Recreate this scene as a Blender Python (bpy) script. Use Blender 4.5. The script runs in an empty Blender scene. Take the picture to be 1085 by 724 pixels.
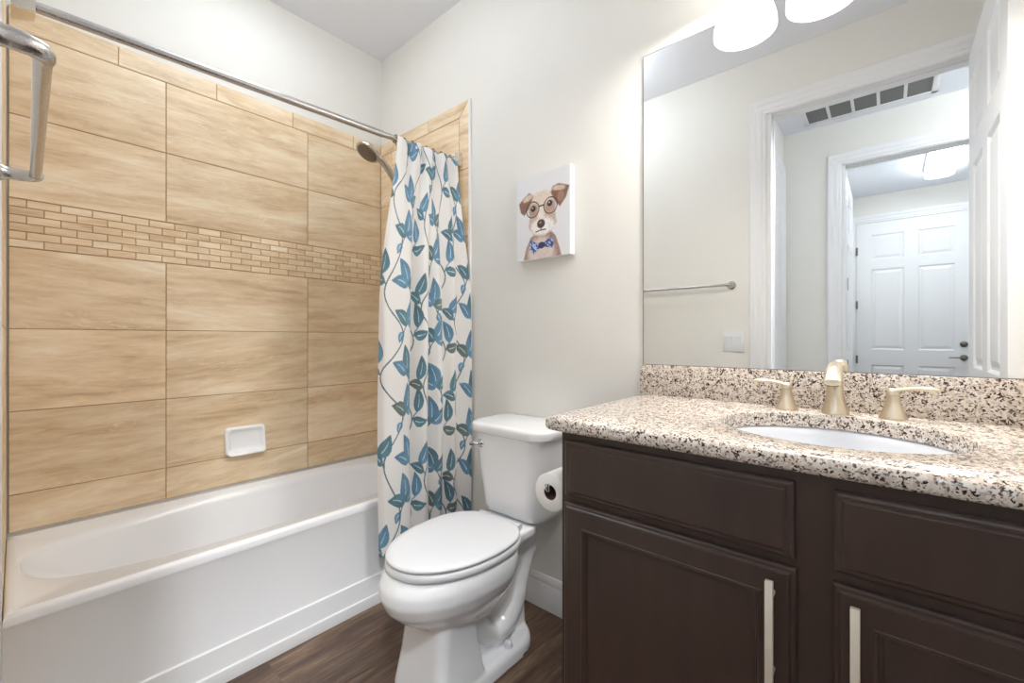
import bpy, bmesh, math, random
import numpy as np
from mathutils import Vector, Matrix

random.seed(7)
S = bpy.context.scene
COL = S.collection
PI = math.pi

# ---------------------------------------------------------------- camera, world, exposure
W, L, H = 1.456, 2.282, 2.776        # wall behind the toilet (x), wall behind the tub (y), ceiling
YR = -0.43                           # wall at the right end of the vanity
CAM = Vector((0.021, 0.0, 1.111))
cd = bpy.data.cameras.new('camera'); cam = bpy.data.objects.new('camera', cd); COL.objects.link(cam)
cam.location = CAM
cam.rotation_euler = (PI / 2, 0, math.radians(41.04 - 90))
cd.sensor_width = 36.0; cd.lens = 456.6 / 1085 * 36; cd.shift_y = -2.7 / 1085
cd.clip_start = 0.01; cd.clip_end = 60
S.camera = cam
wd = bpy.data.worlds.new('world'); S.world = wd; wd.use_nodes = True
wd.node_tree.nodes['Background'].inputs[0].default_value = (0.9, 0.95, 1.0, 1)
wd.node_tree.nodes['Background'].inputs[1].default_value = 0.25
S.view_settings.view_transform = 'Standard'; S.view_settings.look = 'None'
S.view_settings.gamma = 1; S.view_settings.use_curve_mapping = False
S.view_settings.exposure = 1.55
S.cycles.max_bounces = 14; S.cycles.diffuse_bounces = 8; S.cycles.glossy_bounces = 6
S.cycles.sample_clamp_indirect = 4.0; S.cycles.use_denoising = True
VANITY_E, SHADE_E = 27.0, 1.2        # emission of the vanity lamps
ROOM_E, TUB_E, HALL_E, LAUNDRY_E = 7.0, 11.5, 14.0, 10.5
spot_d = bpy.data.lights.new('hall_fill_spot', 'SPOT'); spot_d.energy = 58; spot_d.spot_size = math.radians(78); spot_d.spot_blend = 0.6; spot_d.shadow_soft_size = 0.07; spot_d.color = (0.90, 0.95, 1.0)
spot_o = bpy.data.objects.new('hall_fill_spot', spot_d); COL.objects.link(spot_o); spot_o.location = (-0.31, -0.47, 2.735)       # unseen spot added as fill, aimed through the doorway at the lower room
spot_o.rotation_euler = (Vector((0.72, 1.05, 0.30)) - spot_o.location).to_track_quat('-Z', 'Y').to_euler()
WARM = (1.0, 0.955, 0.895); COOL = (0.86, 0.94, 1.0)

# ---------------------------------------------------------------- node helpers
def new_mat(name):
    m = bpy.data.materials.new(name); m.use_nodes = True
    nt = m.node_tree; b = nt.nodes['Principled BSDF']
    return m, nt, b
def N(nt, t, **kw):
    n = nt.nodes.new(t)
    for k, v in kw.items(): setattr(n, k, v)
    return n
def LK(nt, a, b): nt.links.new(a, b)
def srgb(r, g, b):
    f = lambda c: (c / 255 / 12.92) if c / 255 <= 0.04045 else ((c / 255 + 0.055) / 1.055) ** 2.4
    return (f(r), f(g), f(b), 1)
def mapping(nt, scale=(1, 1, 1), src='Object', rot=(0, 0, 0)):
    tc = N(nt, 'ShaderNodeTexCoord'); mp = N(nt, 'ShaderNodeMapping')
    mp.inputs['Scale'].default_value = scale; mp.inputs['Rotation'].default_value = rot
    LK(nt, tc.outputs[src], mp.inputs['Vector']); return mp.outputs['Vector']
def noise(nt, vec, scale, detail=4, rough=0.5, dist=0.0):
    n = N(nt, 'ShaderNodeTexNoise'); n.inputs['Scale'].default_value = scale
    n.inputs['Detail'].default_value = detail; n.inputs['Roughness'].default_value = rough
    n.inputs['Distortion'].default_value = dist
    LK(nt, vec, n.inputs['Vector']); return n
def ramp(nt, fac, stops, interp='LINEAR'):
    r = N(nt, 'ShaderNodeValToRGB'); r.color_ramp.interpolation = interp
    e = r.color_ramp.elements
    while len(e) < len(stops): e.new(0.5)
    for i, (p, c) in enumerate(stops): e[i].position = p; e[i].color = c
    LK(nt, fac, r.inputs['Fac']); return r.outputs['Color']
def bump(nt, b, height, strength=0.1, dist=0.01):
    n = N(nt, 'ShaderNodeBump'); n.inputs['Strength'].default_value = strength
    n.inputs['Distance'].default_value = dist
    LK(nt, height, n.inputs['Height']); LK(nt, n.outputs['Normal'], b.inputs['Normal'])
def math_n(nt, op, a, b=None):
    n = N(nt, 'ShaderNodeMath', operation=op)
    for i, v in enumerate((a, b)):
        if v is None: continue
        if isinstance(v, (int, float)): n.inputs[i].default_value = v
        else: LK(nt, v, n.inputs[i])
    return n.outputs[0]
def mixc(nt, fac, a, b, mode='MIX'):
    n = N(nt, 'ShaderNodeMix', data_type='RGBA', blend_type=mode)
    for i, v in ((0, fac), (6, a), (7, b)):
        if isinstance(v, (int, float)): n.inputs[i].default_value = v
        elif isinstance(v, tuple): n.inputs[i].default_value = v
        else: LK(nt, v, n.inputs[i])
    return n.outputs[2]

def paint(name, col, rough=0.6, bs=0.05, scale=140):
    m, nt, b = new_mat(name); v = mapping(nt)
    n = noise(nt, v, scale, 3); n2 = noise(nt, v, 2.0, 2)
    c = mixc(nt, n2.outputs['Fac'], tuple(x * 0.985 for x in col[:3]) + (1,), tuple(min(1, x * 1.015) for x in col[:3]) + (1,))
    LK(nt, c, b.inputs['Base Color']); b.inputs['Roughness'].default_value = rough
    bump(nt, b, n.outputs['Fac'], bs, 0.004); return m
def gloss(name, col, rough=0.1, coat=0.0, spec=0.5):
    m, nt, b = new_mat(name); v = mapping(nt)
    n = noise(nt, v, 6, 2)
    r = N(nt, 'ShaderNodeMapRange'); r.inputs['To Min'].default_value = rough * 0.85; r.inputs['To Max'].default_value = rough * 1.15
    LK(nt, n.outputs['Fac'], r.inputs['Value']); LK(nt, r.outputs[0], b.inputs['Roughness'])
    b.inputs['Base Color'].default_value = col; b.inputs['Coat Weight'].default_value = coat
    b.inputs['Specular IOR Level'].default_value = spec; return m
def metal(name, col, rough=0.25):
    m, nt, b = new_mat(name); v = mapping(nt, (60, 60, 60))
    n = noise(nt, v, 8, 2)
    r = N(nt, 'ShaderNodeMapRange'); r.inputs['To Min'].default_value = rough * 0.8; r.inputs['To Max'].default_value = rough * 1.2
    LK(nt, n.outputs['Fac'], r.inputs['Value']); LK(nt, r.outputs[0], b.inputs['Roughness'])
    b.inputs['Base Color'].default_value = col; b.inputs['Metallic'].default_value = 1.0; return m
def emit(name, col, strength, base=(0.9, 0.9, 0.9, 1)):
    m, nt, b = new_mat(name); v = mapping(nt)
    n = noise(nt, v, 5, 1)
    c = mixc(nt, n.outputs['Fac'], base, tuple(x * 0.97 for x in base[:3]) + (1,))
    LK(nt, c, b.inputs['Base Color'])
    b.inputs['Emission Color'].default_value = tuple(col) + (1,); b.inputs['Emission Strength'].default_value = strength
    b.inputs['Roughness'].default_value = 0.4; return m

M = {}
M['wall'] = paint('greige_wall_paint', srgb(226, 224, 219), 0.65)
M['ceiling'] = paint('ceiling_paint', srgb(232, 235, 243), 0.8, 0.12, 90)
M['trim'] = paint('white_trim_paint', srgb(229, 229, 231), 0.32, 0.02, 60)
M['porcelain'] = gloss('white_porcelain', srgb(240, 241, 243), 0.07, 0.3)
M['sink'] = gloss('sink_vitreous_china', srgb(214, 217, 223), 0.10, 0.2)
M['acrylic'] = gloss('white_tub_acrylic', srgb(238, 239, 241), 0.22, 0.1)
M['plastic'] = gloss('white_plastic', srgb(222, 223, 226), 0.3)
M['chrome'] = metal('chrome', (0.75, 0.75, 0.77, 1), 0.08)
M['nickel'] = metal('brushed_nickel', (0.56, 0.54, 0.52, 1), 0.26)
M['dark_nickel'] = metal('dark_nickel', (0.22, 0.20, 0.19, 1), 0.3)
M['bronze'] = metal('champagne_bronze', (0.72, 0.63, 0.49, 1), 0.36)
M['bar_metal'] = metal('pale_champagne_metal', (0.90, 0.84, 0.73, 1), 0.5)
M['bar_metal'].node_tree.nodes['Principled BSDF'].inputs['Metallic'].default_value = 0.55
M['bracket'] = metal('polished_nickel_bracket', (0.80, 0.74, 0.64, 1), 0.12)
M['rubber'] = gloss('dark_rubber', srgb(52, 47, 44), 0.5)
M['black'] = gloss('black_gap', srgb(22, 20, 19), 0.6)
M['grille_dark'] = paint('grey_filter_mesh', srgb(120, 120, 120), 0.8, 0.3, 400)
M['paper'] = paint('tissue_paper', srgb(240, 238, 234), 0.9, 0.2, 300)
M['core'] = paint('cardboard_core', srgb(92, 66, 52), 0.85)
M['lamp'] = emit('lit_lamp_diffuser', WARM, VANITY_E)
M['shade'] = emit('lit_frosted_glass', WARM, SHADE_E)
M['room_fill'] = emit('room_fill_glow', COOL, ROOM_E)  # glow of the added bathroom fill globe
M['tub_fill'] = emit('tub_fill_glow', COOL, TUB_E)  # glow of the fill light added over the tub
M['hall_fill'] = emit('hall_fill_glow', COOL, HALL_E)  # glow shared by the added hall globe and hall disc
M['laundry_lamp'] = emit('lit_tube_diffuser', COOL, LAUNDRY_E)

def mirror_mat():
    m, nt, b = new_mat('mirror_silver'); v = mapping(nt); n = noise(nt, v, 3, 1)
    c = mixc(nt, n.outputs['Fac'], (0.93, 0.94, 0.935, 1), (0.935, 0.945, 0.94, 1))
    LK(nt, c, b.inputs['Base Color']); b.inputs['Metallic'].default_value = 1; b.inputs['Roughness'].default_value = 0.0
    return m
M['mirror'] = mirror_mat()

def cabinet_mat():
    m, nt, b = new_mat('espresso_stained_wood')
    v = mapping(nt, (1, 1, 0.12)); n = noise(nt, v, 26, 5, 0.6, 0.4)
    v2 = mapping(nt); n2 = noise(nt, v2, 5, 3)
    c = ramp(nt, n.outputs['Fac'], [(0.3, srgb(52, 40, 36)), (0.7, srgb(64, 49, 43))])
    c2 = mixc(nt, math_n(nt, 'MULTIPLY', n2.outputs['Fac'], 0.5), c, srgb(74, 56, 46))
    LK(nt, c2, b.inputs['Base Color']); b.inputs['Roughness'].default_value = 0.34
    bump(nt, b, n.outputs['Fac'], 0.04, 0.002); return m
M['cabinet'] = cabinet_mat()

def granite_mat():
    m, nt, b = new_mat('speckled_granite')
    v = mapping(nt); wob = noise(nt, v, 60, 3)
    mv = N(nt, 'ShaderNodeMix', data_type='VECTOR'); mv.inputs[0].default_value = 0.012
    LK(nt, v, mv.inputs[4]); LK(nt, wob.outputs['Color'], mv.inputs[5])
    def vor(scale):
        n = N(nt, 'ShaderNodeTexVoronoi'); n.inputs['Scale'].default_value = scale
        LK(nt, mv.outputs[1], n.inputs['Vector']); return n
    a = vor(200); sep = N(nt, 'ShaderNodeSeparateColor'); LK(nt, a.outputs['Color'], sep.inputs[0])
    base = ramp(nt, sep.outputs[0], [(0.0, srgb(208, 197, 186)), (0.22, srgb(226, 217, 207)), (0.50, srgb(214, 198, 183)),
                                     (0.70, srgb(186, 176, 168)), (0.84, srgb(228, 222, 214))], 'CONSTANT')
    d = vor(300); sd = N(nt, 'ShaderNodeSeparateColor'); LK(nt, d.outputs['Color'], sd.inputs[0])
    cl = noise(nt, v, 75, 3, 0.65)
    k = math_n(nt, 'ADD', math_n(nt, 'MULTIPLY', sd.outputs[0], 0.55), math_n(nt, 'MULTIPLY', cl.outputs['Fac'], 0.9))
    f1 = ramp(nt, k, [(0.0, (0, 0, 0, 1)), (0.85, (1, 1, 1, 1))], 'CONSTANT')
    f2 = ramp(nt, k, [(0.0, (0, 0, 0, 1)), (0.942, (1, 1, 1, 1))], 'CONSTANT')
    c = mixc(nt, f1, base, srgb(128, 110, 99)); c = mixc(nt, f2, c, srgb(52, 43, 39))
    LK(nt, c, b.inputs['Base Color']); b.inputs['Roughness'].default_value = 0.16; return m
M['granite'] = granite_mat()

def tile_mat():
    m, nt, b = new_mat('travertine_look_tile')
    g = N(nt, 'ShaderNodeNewGeometry'); at = N(nt, 'ShaderNodeAttribute', attribute_name='rnd')
    sx = N(nt, 'ShaderNodeSeparateXYZ'); LK(nt, g.outputs['Position'], sx.inputs[0])
    hor = math_n(nt, 'ADD', sx.outputs[0], sx.outputs[1])
    sc = N(nt, 'ShaderNodeSeparateColor'); LK(nt, at.outputs['Color'], sc.inputs[0])
    tilt = math_n(nt, 'MULTIPLY', hor, math_n(nt, 'MULTIPLY', math_n(nt, 'SUBTRACT', sc.outputs[0], 0.5), 0.22))
    zz = math_n(nt, 'ADD', sx.outputs[2], tilt)
    cb = N(nt, 'ShaderNodeCombineXYZ')
    LK(nt, math_n(nt, 'ADD', math_n(nt, 'MULTIPLY', hor, 1.9), math_n(nt, 'MULTIPLY', sc.outputs[0], 37.0)), cb.inputs[0])
    LK(nt, math_n(nt, 'MULTIPLY', sc.outputs[1], 53.0), cb.inputs[1])
    LK(nt, math_n(nt, 'MULTIPLY', zz, 12.0), cb.inputs[2])
    n1 = noise(nt, cb.outputs[0], 1.0, 8, 0.66, 0.35); n2 = noise(nt, cb.outputs[0], 4.0, 8, 0.75, 0.6)
    k = math_n(nt, 'ADD', math_n(nt, 'MULTIPLY', n1.outputs['Fac'], 0.65), math_n(nt, 'MULTIPLY', n2.outputs['Fac'], 0.35))
    c = ramp(nt, k, [(0.33, srgb(188, 157, 121)), (0.44, srgb(218, 192, 156)), (0.53, srgb(232, 211, 179)), (0.66, srgb(245, 233, 212))])
    n3 = noise(nt, cb.outputs[0], 1.7, 5, 0.6, 1.5); n4 = noise(nt, cb.outputs[0], 0.8, 2)
    vein = math_n(nt, 'LESS_THAN', math_n(nt, 'ABSOLUTE', math_n(nt, 'SUBTRACT', n3.outputs['Fac'], 0.5)), 0.007)
    vein = math_n(nt, 'MULTIPLY', vein, math_n(nt, 'MULTIPLY', math_n(nt, 'GREATER_THAN', n4.outputs['Fac'], 0.54), 0.5))
    c = mixc(nt, vein, c, srgb(244, 236, 222))
    tint = mixc(nt, sc.outputs[2], (0.93, 0.92, 0.90, 1), (1.06, 1.06, 1.07, 1))
    c = mixc(nt, 1.0, c, tint, 'MULTIPLY')
    LK(nt, c, b.inputs['Base Color']); b.inputs['Roughness'].default_value = 0.42
    bump(nt, b, n2.outputs['Fac'], 0.05, 0.002); return m
M['tile'] = tile_mat()
M['grout'] = paint('tan_grout', srgb(178, 142, 104), 0.9)

def floor_mat():
    m, nt, b = new_mat('wood_look_plank_floor')
    g = N(nt, 'ShaderNodeNewGeometry'); sx = N(nt, 'ShaderNodeSeparateXYZ'); LK(nt, g.outputs['Position'], sx.inputs[0])
    pw = 0.165
    row = math_n(nt, 'FLOOR', math_n(nt, 'DIVIDE', math_n(nt, 'ADD', sx.outputs[1], 0.04), pw))
    wn = N(nt, 'ShaderNodeTexWhiteNoise', noise_dimensions='1D'); LK(nt, row, wn.inputs['W'])
    xs = math_n(nt, 'ADD', sx.outputs[0], math_n(nt, 'MULTIPLY', wn.outputs['Value'], 1.2))
    colm = math_n(nt, 'FLOOR', math_n(nt, 'DIVIDE', xs, 1.2))
    wn2 = N(nt, 'ShaderNodeTexWhiteNoise', noise_dimensions='2D'); cc = N(nt, 'ShaderNodeCombineXYZ')
    LK(nt, row, cc.inputs[0]); LK(nt, colm, cc.inputs[1]); LK(nt, cc.outputs[0], wn2.inputs['Vector'])
    cv = N(nt, 'ShaderNodeCombineXYZ')
    LK(nt, math_n(nt, 'ADD', math_n(nt, 'MULTIPLY', sx.outputs[0], 2.2), math_n(nt, 'MULTIPLY', wn2.outputs['Value'], 40)), cv.inputs[0])
    LK(nt, math_n(nt, 'MULTIPLY', sx.outputs[1], 22), cv.inputs[1]); LK(nt, row, cv.inputs[2])
    n1 = noise(nt, cv.outputs[0], 1.3, 8, 0.65, 0.9); n2 = noise(nt, cv.outputs[0], 6, 4, 0.6)
    k = math_n(nt, 'ADD', math_n(nt, 'MULTIPLY', n1.outputs['Fac'], 0.75), math_n(nt, 'MULTIPLY', n2.outputs['Fac'], 0.25))
    c = ramp(nt, k, [(0.30, srgb(52, 38, 30)), (0.45, srgb(86, 66, 53)), (0.56, srgb(112, 90, 73)), (0.70, srgb(152, 130, 110))])
    t = mixc(nt, wn2.outputs['Value'], (0.82, 0.80, 0.78, 1), (1.12, 1.10, 1.08, 1))
    c = mixc(nt, 1.0, c, t, 'MULTIPLY')
    fr = math_n(nt, 'FRACT', math_n(nt, 'DIVIDE', math_n(nt, 'ADD', sx.outputs[1], 0.04), pw))
    seam = math_n(nt, 'GREATER_THAN', math_n(nt, 'ABSOLUTE', math_n(nt, 'SUBTRACT', fr, 0.5)), 0.489)
    c = mixc(nt, math_n(nt, 'MULTIPLY', seam, 0.6), c, srgb(48, 36, 30))
    LK(nt, c, b.inputs['Base Color']); b.inputs['Roughness'].default_value = 0.38
    bump(nt, b, n2.outputs['Fac'], 0.08, 0.002); return m
M['floor'] = floor_mat()

def attr_mat(name, rough, weave=0.0, sheen=0.0):
    m, nt, b = new_mat(name); at = N(nt, 'ShaderNodeAttribute', attribute_name='print')
    v = mapping(nt); n = noise(nt, v, 900 if weave else 200, 2)
    c = mixc(nt, math_n(nt, 'MULTIPLY', n.outputs['Fac'], 0.08), at.outputs['Color'], (0.5, 0.5, 0.5, 1))
    LK(nt, c, b.inputs['Base Color']); b.inputs['Roughness'].default_value = rough
    b.inputs['Sheen Weight'].default_value = sheen
    bump(nt, b, n.outputs['Fac'], 0.1, 0.001); return m
M['fabric'] = attr_mat('printed_curtain_fabric', 0.75, 1.0, 0.2)
M['canvas'] = attr_mat('printed_canvas', 0.7)

# ---------------------------------------------------------------- mesh helpers
ORG = {}
def _base(bm):
    xs = [v.co for v in bm.verts]
    lo = Vector([min(c[i] for c in xs) for i in range(3)]); hi = Vector([max(c[i] for c in xs) for i in range(3)])
    return Vector(((lo.x + hi.x) / 2, (lo.y + hi.y) / 2, lo.z))
def obj(name, bm, mat, parent=None, smooth=True, angle=35):
    org = ORG[parent.name] if parent else _base(bm)
    bmesh.ops.translate(bm, verts=bm.verts, vec=-org)
    bmesh.ops.recalc_face_normals(bm, faces=bm.faces)
    me = bpy.data.meshes.new(name); bm.to_mesh(me); bm.free()
    me.materials.append(mat)
    if smooth:
        me.shade_smooth()
        try: me.set_sharp_from_angle(angle=math.radians(angle))
        except Exception: pass
    o = bpy.data.objects.new(name, me); COL.objects.link(o)
    if parent: o.parent = parent
    else: o.location = org
    ORG[o.name] = org
    return o
def thing(name, loc, label, cat, group=None):
    o = bpy.data.objects.new(name, None); COL.objects.link(o); o.location = loc
    o.empty_display_size = 0.05
    ORG[o.name] = Vector(loc); tag(o, label, cat, group); return o
def tag(o, label, cat, group=None):
    o['label'] = label; o['category'] = cat
    if group: o['group'] = group
    return o
def struct(o): o['kind'] = 'structure'; return o
def B(): return bmesh.new()
def box(bm, lo, hi, bev=0.0, seg=2):
    lo, hi = Vector(lo), Vector(hi)
    r = bmesh.ops.create_cube(bm, size=1.0, matrix=Matrix.Translation((lo + hi) / 2) @ Matrix.Diagonal((*(hi - lo), 1)))
    if bev > 0:
        es = list({e for v in r['verts'] for e in v.link_edges})
        bmesh.ops.bevel(bm, geom=es, offset=bev, segments=seg, affect='EDGES', profile=0.5)
    return bm
def loft(bm, rings, cap0=True, cap1=True, closed=True):
    vs = [[bm.verts.new(p) for p in r] for r in rings]
    n = len(vs[0])
    for a, b in zip(vs[:-1], vs[1:]):
        for i in range(n if closed else n - 1):
            j = (i + 1) % n
            bm.faces.new((a[i], a[j], b[j], b[i]))
    if cap0: bm.faces.new(vs[0][::-1])
    if cap1: bm.faces.new(vs[-1])
    return bm
def frames(path):
    P = [Vector(p) for p in path]; T = []
    for i in range(len(P)):
        T.append((P[min(i + 1, len(P) - 1)] - P[max(i - 1, 0)]).normalized())
    up = Vector((0, 0, 1)) if abs(T[0].z) < 0.9 else Vector((1, 0, 0))
    n = (up - T[0] * up.dot(T[0])).normalized(); out = []
    for p, t in zip(P, T):
        n = (n - t * n.dot(t)).normalized(); out.append((p, t, n, t.cross(n)))
    return out
def tube(bm, path, rad, seg=20, sy=1.0, caps=True):
    rr = rad if isinstance(rad, (list, tuple)) else [rad] * len(path)
    rings = []
    for (p, t, n, b), r in zip(frames(path), rr):
        rings.append([p + (n * math.cos(2 * PI * k / seg) * sy + b * math.sin(2 * PI * k / seg)) * r for k in range(seg)])
    return loft(bm, rings, caps, caps)
def lathe(bm, prof, c, axis='Z', seg=36):
    c = Vector(c); rings = []
    for r, h in prof:
        ring = []
        for k in range(seg):
            a = 2 * PI * k / seg; u, v = r * math.cos(a), r * math.sin(a)
            d = {'Z': (u, v, h), 'X': (h, u, v), 'Y': (u, h, v)}[axis]
            ring.append(c + Vector(d))
        rings.append(ring)
    return loft(bm, rings)
def spline(pts, n=12):
    P = [Vector(p) for p in pts]; P = [P[0] * 2 - P[1]] + P + [P[-1] * 2 - P[-2]]; out = []
    for i in range(1, len(P) - 2):
        a, b, c, d = P[i - 1:i + 3]
        for k in range(n):
            t = k / n
            out.append(0.5 * ((2 * b) + (c - a) * t + (2 * a - 5 * b + 4 * c - d) * t * t + (3 * b - a - 3 * c + d) * t ** 3))
    out.append(P[-2]); return out
def egg(z, y0, xm, af, ab, hw, ef=2.04, eb=2.57, n=72):
    out = []
    for k in range(n):
        t = 2 * PI * k / n; c, s = math.cos(t), math.sin(t); e = ef if c < 0 else eb
        x = xm + (af if c < 0 else ab) * math.copysign(abs(c) ** (2 / e), c)
        out.append((x, y0 + hw * math.copysign(abs(s) ** (2 / e), s), z))
    return out
def rrect(z, y0, xf, xb, hw, rf, rb=None, n=8):
    rb = rb if rb is not None else rf; pts = []
    for qx, qy, a0, r in ((xb - rb, y0 + hw - rb, 0, rb), (xf + rf, y0 + hw - rf, 90, rf), (xf + rf, y0 - hw + rf, 180, rf), (xb - rb, y0 - hw + rb, 270, rb)):
        for k in range(n + 1):
            a = math.radians(a0 + 90 * k / n); pts.append((qx + r * math.cos(a), qy + r * math.sin(a), z))
    return pts
def quad_prism(bm, poly, axis, a, b):
    def P(u, v, w): return {'x': (w, u, v), 'y': (u, w, v), 'z': (u, v, w)}[axis]
    return loft(bm, [[P(u, v, a) for u, v in poly], [P(u, v, b) for u, v in poly]])

# ---------------------------------------------------------------- the room shell
WC = -0.012                                  # painted face of the doorway wall
HX, LX = -1.263, -3.65                        # far wall of the hall, far wall of the laundry
DY0, DY1, DZ = -0.330, 0.529, 2.445           # bathroom doorway
def slab(name, lo, hi, mat='wall'):
    bm = B(); box(bm, lo, hi); return struct(obj(name, bm, M[mat], None, False))
slab('floor', (LX - 0.1, -2.2, -0.1), (W + 0.1, L + 0.1, 0.0), 'floor')
slab('ceiling', (LX - 0.1, -2.2, H), (W + 0.1, L + 0.1, H + 0.1), 'ceiling')
slab('wall_back', (W, YR - 0.1, 0), (W + 0.1, L + 0.1, H))
slab('wall_left', (-0.13, L + 0.008, 0), (W, L + 0.1, H))
slab('wall_right', (-0.012, YR - 0.1, 0), (W, YR, H))
bm = B()
box(bm, (-0.13, DY1, 0), (WC, L + 0.008, H)); box(bm, (-0.13, -2.2, 0), (WC, DY0, H)); box(bm, (-0.13, DY0, DZ), (WC, DY1, H))
struct(obj('wall_front', bm, M['wall'], None, False))
LY0, LY1, LZ = -0.62, 0.257, 2.455             # laundry doorway
bm = B()
box(bm, (HX - 0.12, LY1, 0), (HX, 0.76, H)); box(bm, (HX - 0.12, -2.2, 0), (HX, LY0, H)); box(bm, (HX - 0.12, LY0, LZ), (HX, LY1, H))
struct(obj('wall_hall', bm, M['wall'], None, False))
slab('wall_hall_end', (HX, 0.642, 0), (-0.13, 0.76, H))
slab('wall_hall_right', (LX, -2.2, 0), (-0.13, -2.1, H))
slab('wall_laundry_left', (LX, 0.33, 0), (HX - 0.12, 0.45, H))
slab('wall_laundry_right', (LX, -1.6, 0), (HX - 0.12, -1.5, H))
slab('wall_laundry_far', (LX - 0.1, -1.6, 0), (LX, 0.45, H))

# casing profile: (offset from the opening edge, thickness)
CAS = [(0, 0), (0, 0.008), (0.006, 0.011), (0.02, 0.011), (0.024, 0.014), (0.05, 0.015), (0.058, 0.019), (0.07, 0.021), (0.082, 0.021), (0.087, 0.017), (0.087, 0)]
def casing(name, plane, sign, y0, y1, z1, thick=1.0, left=True, right=True):
    """door casing on the plane x = plane, standing out by sign"""
    bm = B()
    def pt(y, z, t): return (plane + sign * t * thick, y, z)
    rings = []
    if right: rings.append([pt(y0 - o, 0, t) for o, t in CAS])
    rings.append([pt(y0 - o if right else y0, z1 + o, t) for o, t in CAS])
    rings.append([pt(y1 + o if left else y1, z1 + o, t) for o, t in CAS])
    if left: rings.append([pt(y1 + o, 0, t) for o, t in CAS])
    loft(bm, rings)
    return struct(obj(name, bm, M['trim'], None, True, 20))
def jamb(name, xa, xb, y0, y1, z1, t=0.018):
    bm = B(); box(bm, (xa, y0, 0), (xb, y0 + t, z1)); box(bm, (xa, y1 - t, 0), (xb, y1, z1)); box(bm, (xa, y0, z1 - t), (xb, y1, z1))
    xm = (xa + xb) / 2
    for a in ((xm - 0.02, y0 + t, 0), ): box(bm, a, (xm + 0.01, y0 + t + 0.006, z1 - t))
    box(bm, (xm - 0.02, y1 - t - 0.006, 0), (xm + 0.01, y1 - t, z1 - t)); box(bm, (xm - 0.02, y0 + t, z1 - t - 0.006), (xm + 0.01, y1 - t, z1 - t))
    return struct(obj(name, bm, M['trim'], None, False))
casing('trim_1', WC, 1, DY0 - 0.006, DY1 + 0.006, DZ - 0.014, 0.9)
jamb('trim_2', -0.131, WC + 0.002, DY0, DY1, DZ)
casing('trim_3', HX, 1, LY0, LY1 + 0.006, LZ - 0.014)
jamb('trim_4', HX - 0.121, HX + 0.002, LY0, LY1, LZ)
casing('trim_5', LX, 1, -0.69, 0.28, 2.462)
# casing of a door in the end wall of the hall (plane y = 0.642)
bm = B()
def ptE(x, z, t): return (x, 0.642 - t, z)
loft(bm, [[ptE(-1.16 - o, 0, t) for o, t in CAS], [ptE(-1.16 - o, 2.43 + o, t) for o, t in CAS], [ptE(-0.33 + o, 2.43 + o, t) for o, t in CAS], [ptE(-0.33 + o, 0, t) for o, t in CAS]])
struct(obj('trim_6', bm, M['trim'], None, True, 20))

BASE = [(0, 0), (0.014, 0), (0.014, 0.098), (0.011, 0.106), (0.012, 0.114), (0.008, 0.128), (0.005, 0.135), (0, 0.137)]
def baseboard(name, p, q, nrm):
    bm = B(); p, q, nrm = Vector(p), Vector(q), Vector(nrm)
    loft(bm, [[e + nrm * t + Vector((0, 0, h)) for t, h in BASE] for e in (p, q)])
    return struct(obj(name, bm, M['trim'], None, True, 25))
baseboard('baseboard_back', (W, 0.612, 0), (W, 1.504, 0), (-1, 0, 0))
baseboard('baseboard_front', (WC, DY1 + 0.11, 0), (WC, 1.5, 0), (1, 0, 0))
baseboard('baseboard_hall', (HX, 0.345, 0), (HX, 0.642, 0), (1, 0, 0))

# doors ----------------------------------------------------------
def panel_face(bm, u0, u1, v0, v1, P, depth):
    """a raised panel: sunk rim, then a raised field, written on the face given by P(u, v, d)"""
    def ring(i, d): return [P(u0 + i, v0 + i, d), P(u1 - i, v0 + i, d), P(u1 - i, v1 - i, d), P(u0 + i, v1 - i, d)]
    rs = [ring(0, 0), ring(0.012, -depth), ring(0.022, -depth), ring(0.045, -depth * 0.25)]
    return rs
def door_leaf(name, P, width, height, panels, thick, parent=None):
    """leaf with raised panels on the face d = 0; P(u, v, d) maps to the world, d < 0 goes into the leaf"""
    bm = B()
    us = sorted({0, width} | {p[0] for p in panels} | {p[1] for p in panels})
    vs = sorted({0, height} | {p[2] for p in panels} | {p[3] for p in panels})
    def inside(u, v): return any(a < u < b and c < v < d for a, b, c, d in panels)
    for a, b in zip(us[:-1], us[1:]):
        for c, d in zip(vs[:-1], vs[1:]):
            if inside((a + b) / 2, (c + d) / 2): continue
            for dd in (0, -thick):
                bm.faces.new([bm.verts.new(P(u, v, dd)) for u, v in ((a, c), (b, c), (b, d), (a, d))])
    for pn in panels:
        for side in (0, 1):
            Q = P if side == 0 else (lambda u, v, d: P(u, v, -thick - d))
            rs = panel_face(bm, *pn, Q, 0.009)
            vv = [[bm.verts.new(x) for x in r] for r in rs]
            for r0, r1 in zip(vv[:-1], vv[1:]):
                for i in range(4):
                    j = (i + 1) % 4; bm.faces.new((r0[i], r0[j], r1[j], r1[i]))
            bm.faces.new(vv[-1])
    c = [(0, 0), (width, 0), (width, height), (0, height)]
    for i in range(4):
        a, b = c[i], c[(i + 1) % 4]
        bm.faces.new([bm.verts.new(P(*a, 0)), bm.verts.new(P(*b, 0)), bm.verts.new(P(*b, -thick)), bm.verts.new(P(*a, -thick))])
    bmesh.ops.remove_doubles(bm, verts=bm.verts, dist=1e-5)
    return struct(obj(name, bm, M['trim'], parent, False))
def six_panels(w, h, s=1.0):
    m, g = 0.125 * s, 0.11 * s
    cw = (w - 2 * m - g) / 2
    out = []
    for u in (m, m + cw + g):
        out += [(u, u + cw, 0.24, 0.80), (u, u + cw, 0.975, h - 0.53), (u, u + cw, h - 0.42, h - 0.13)]
    return out
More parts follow.
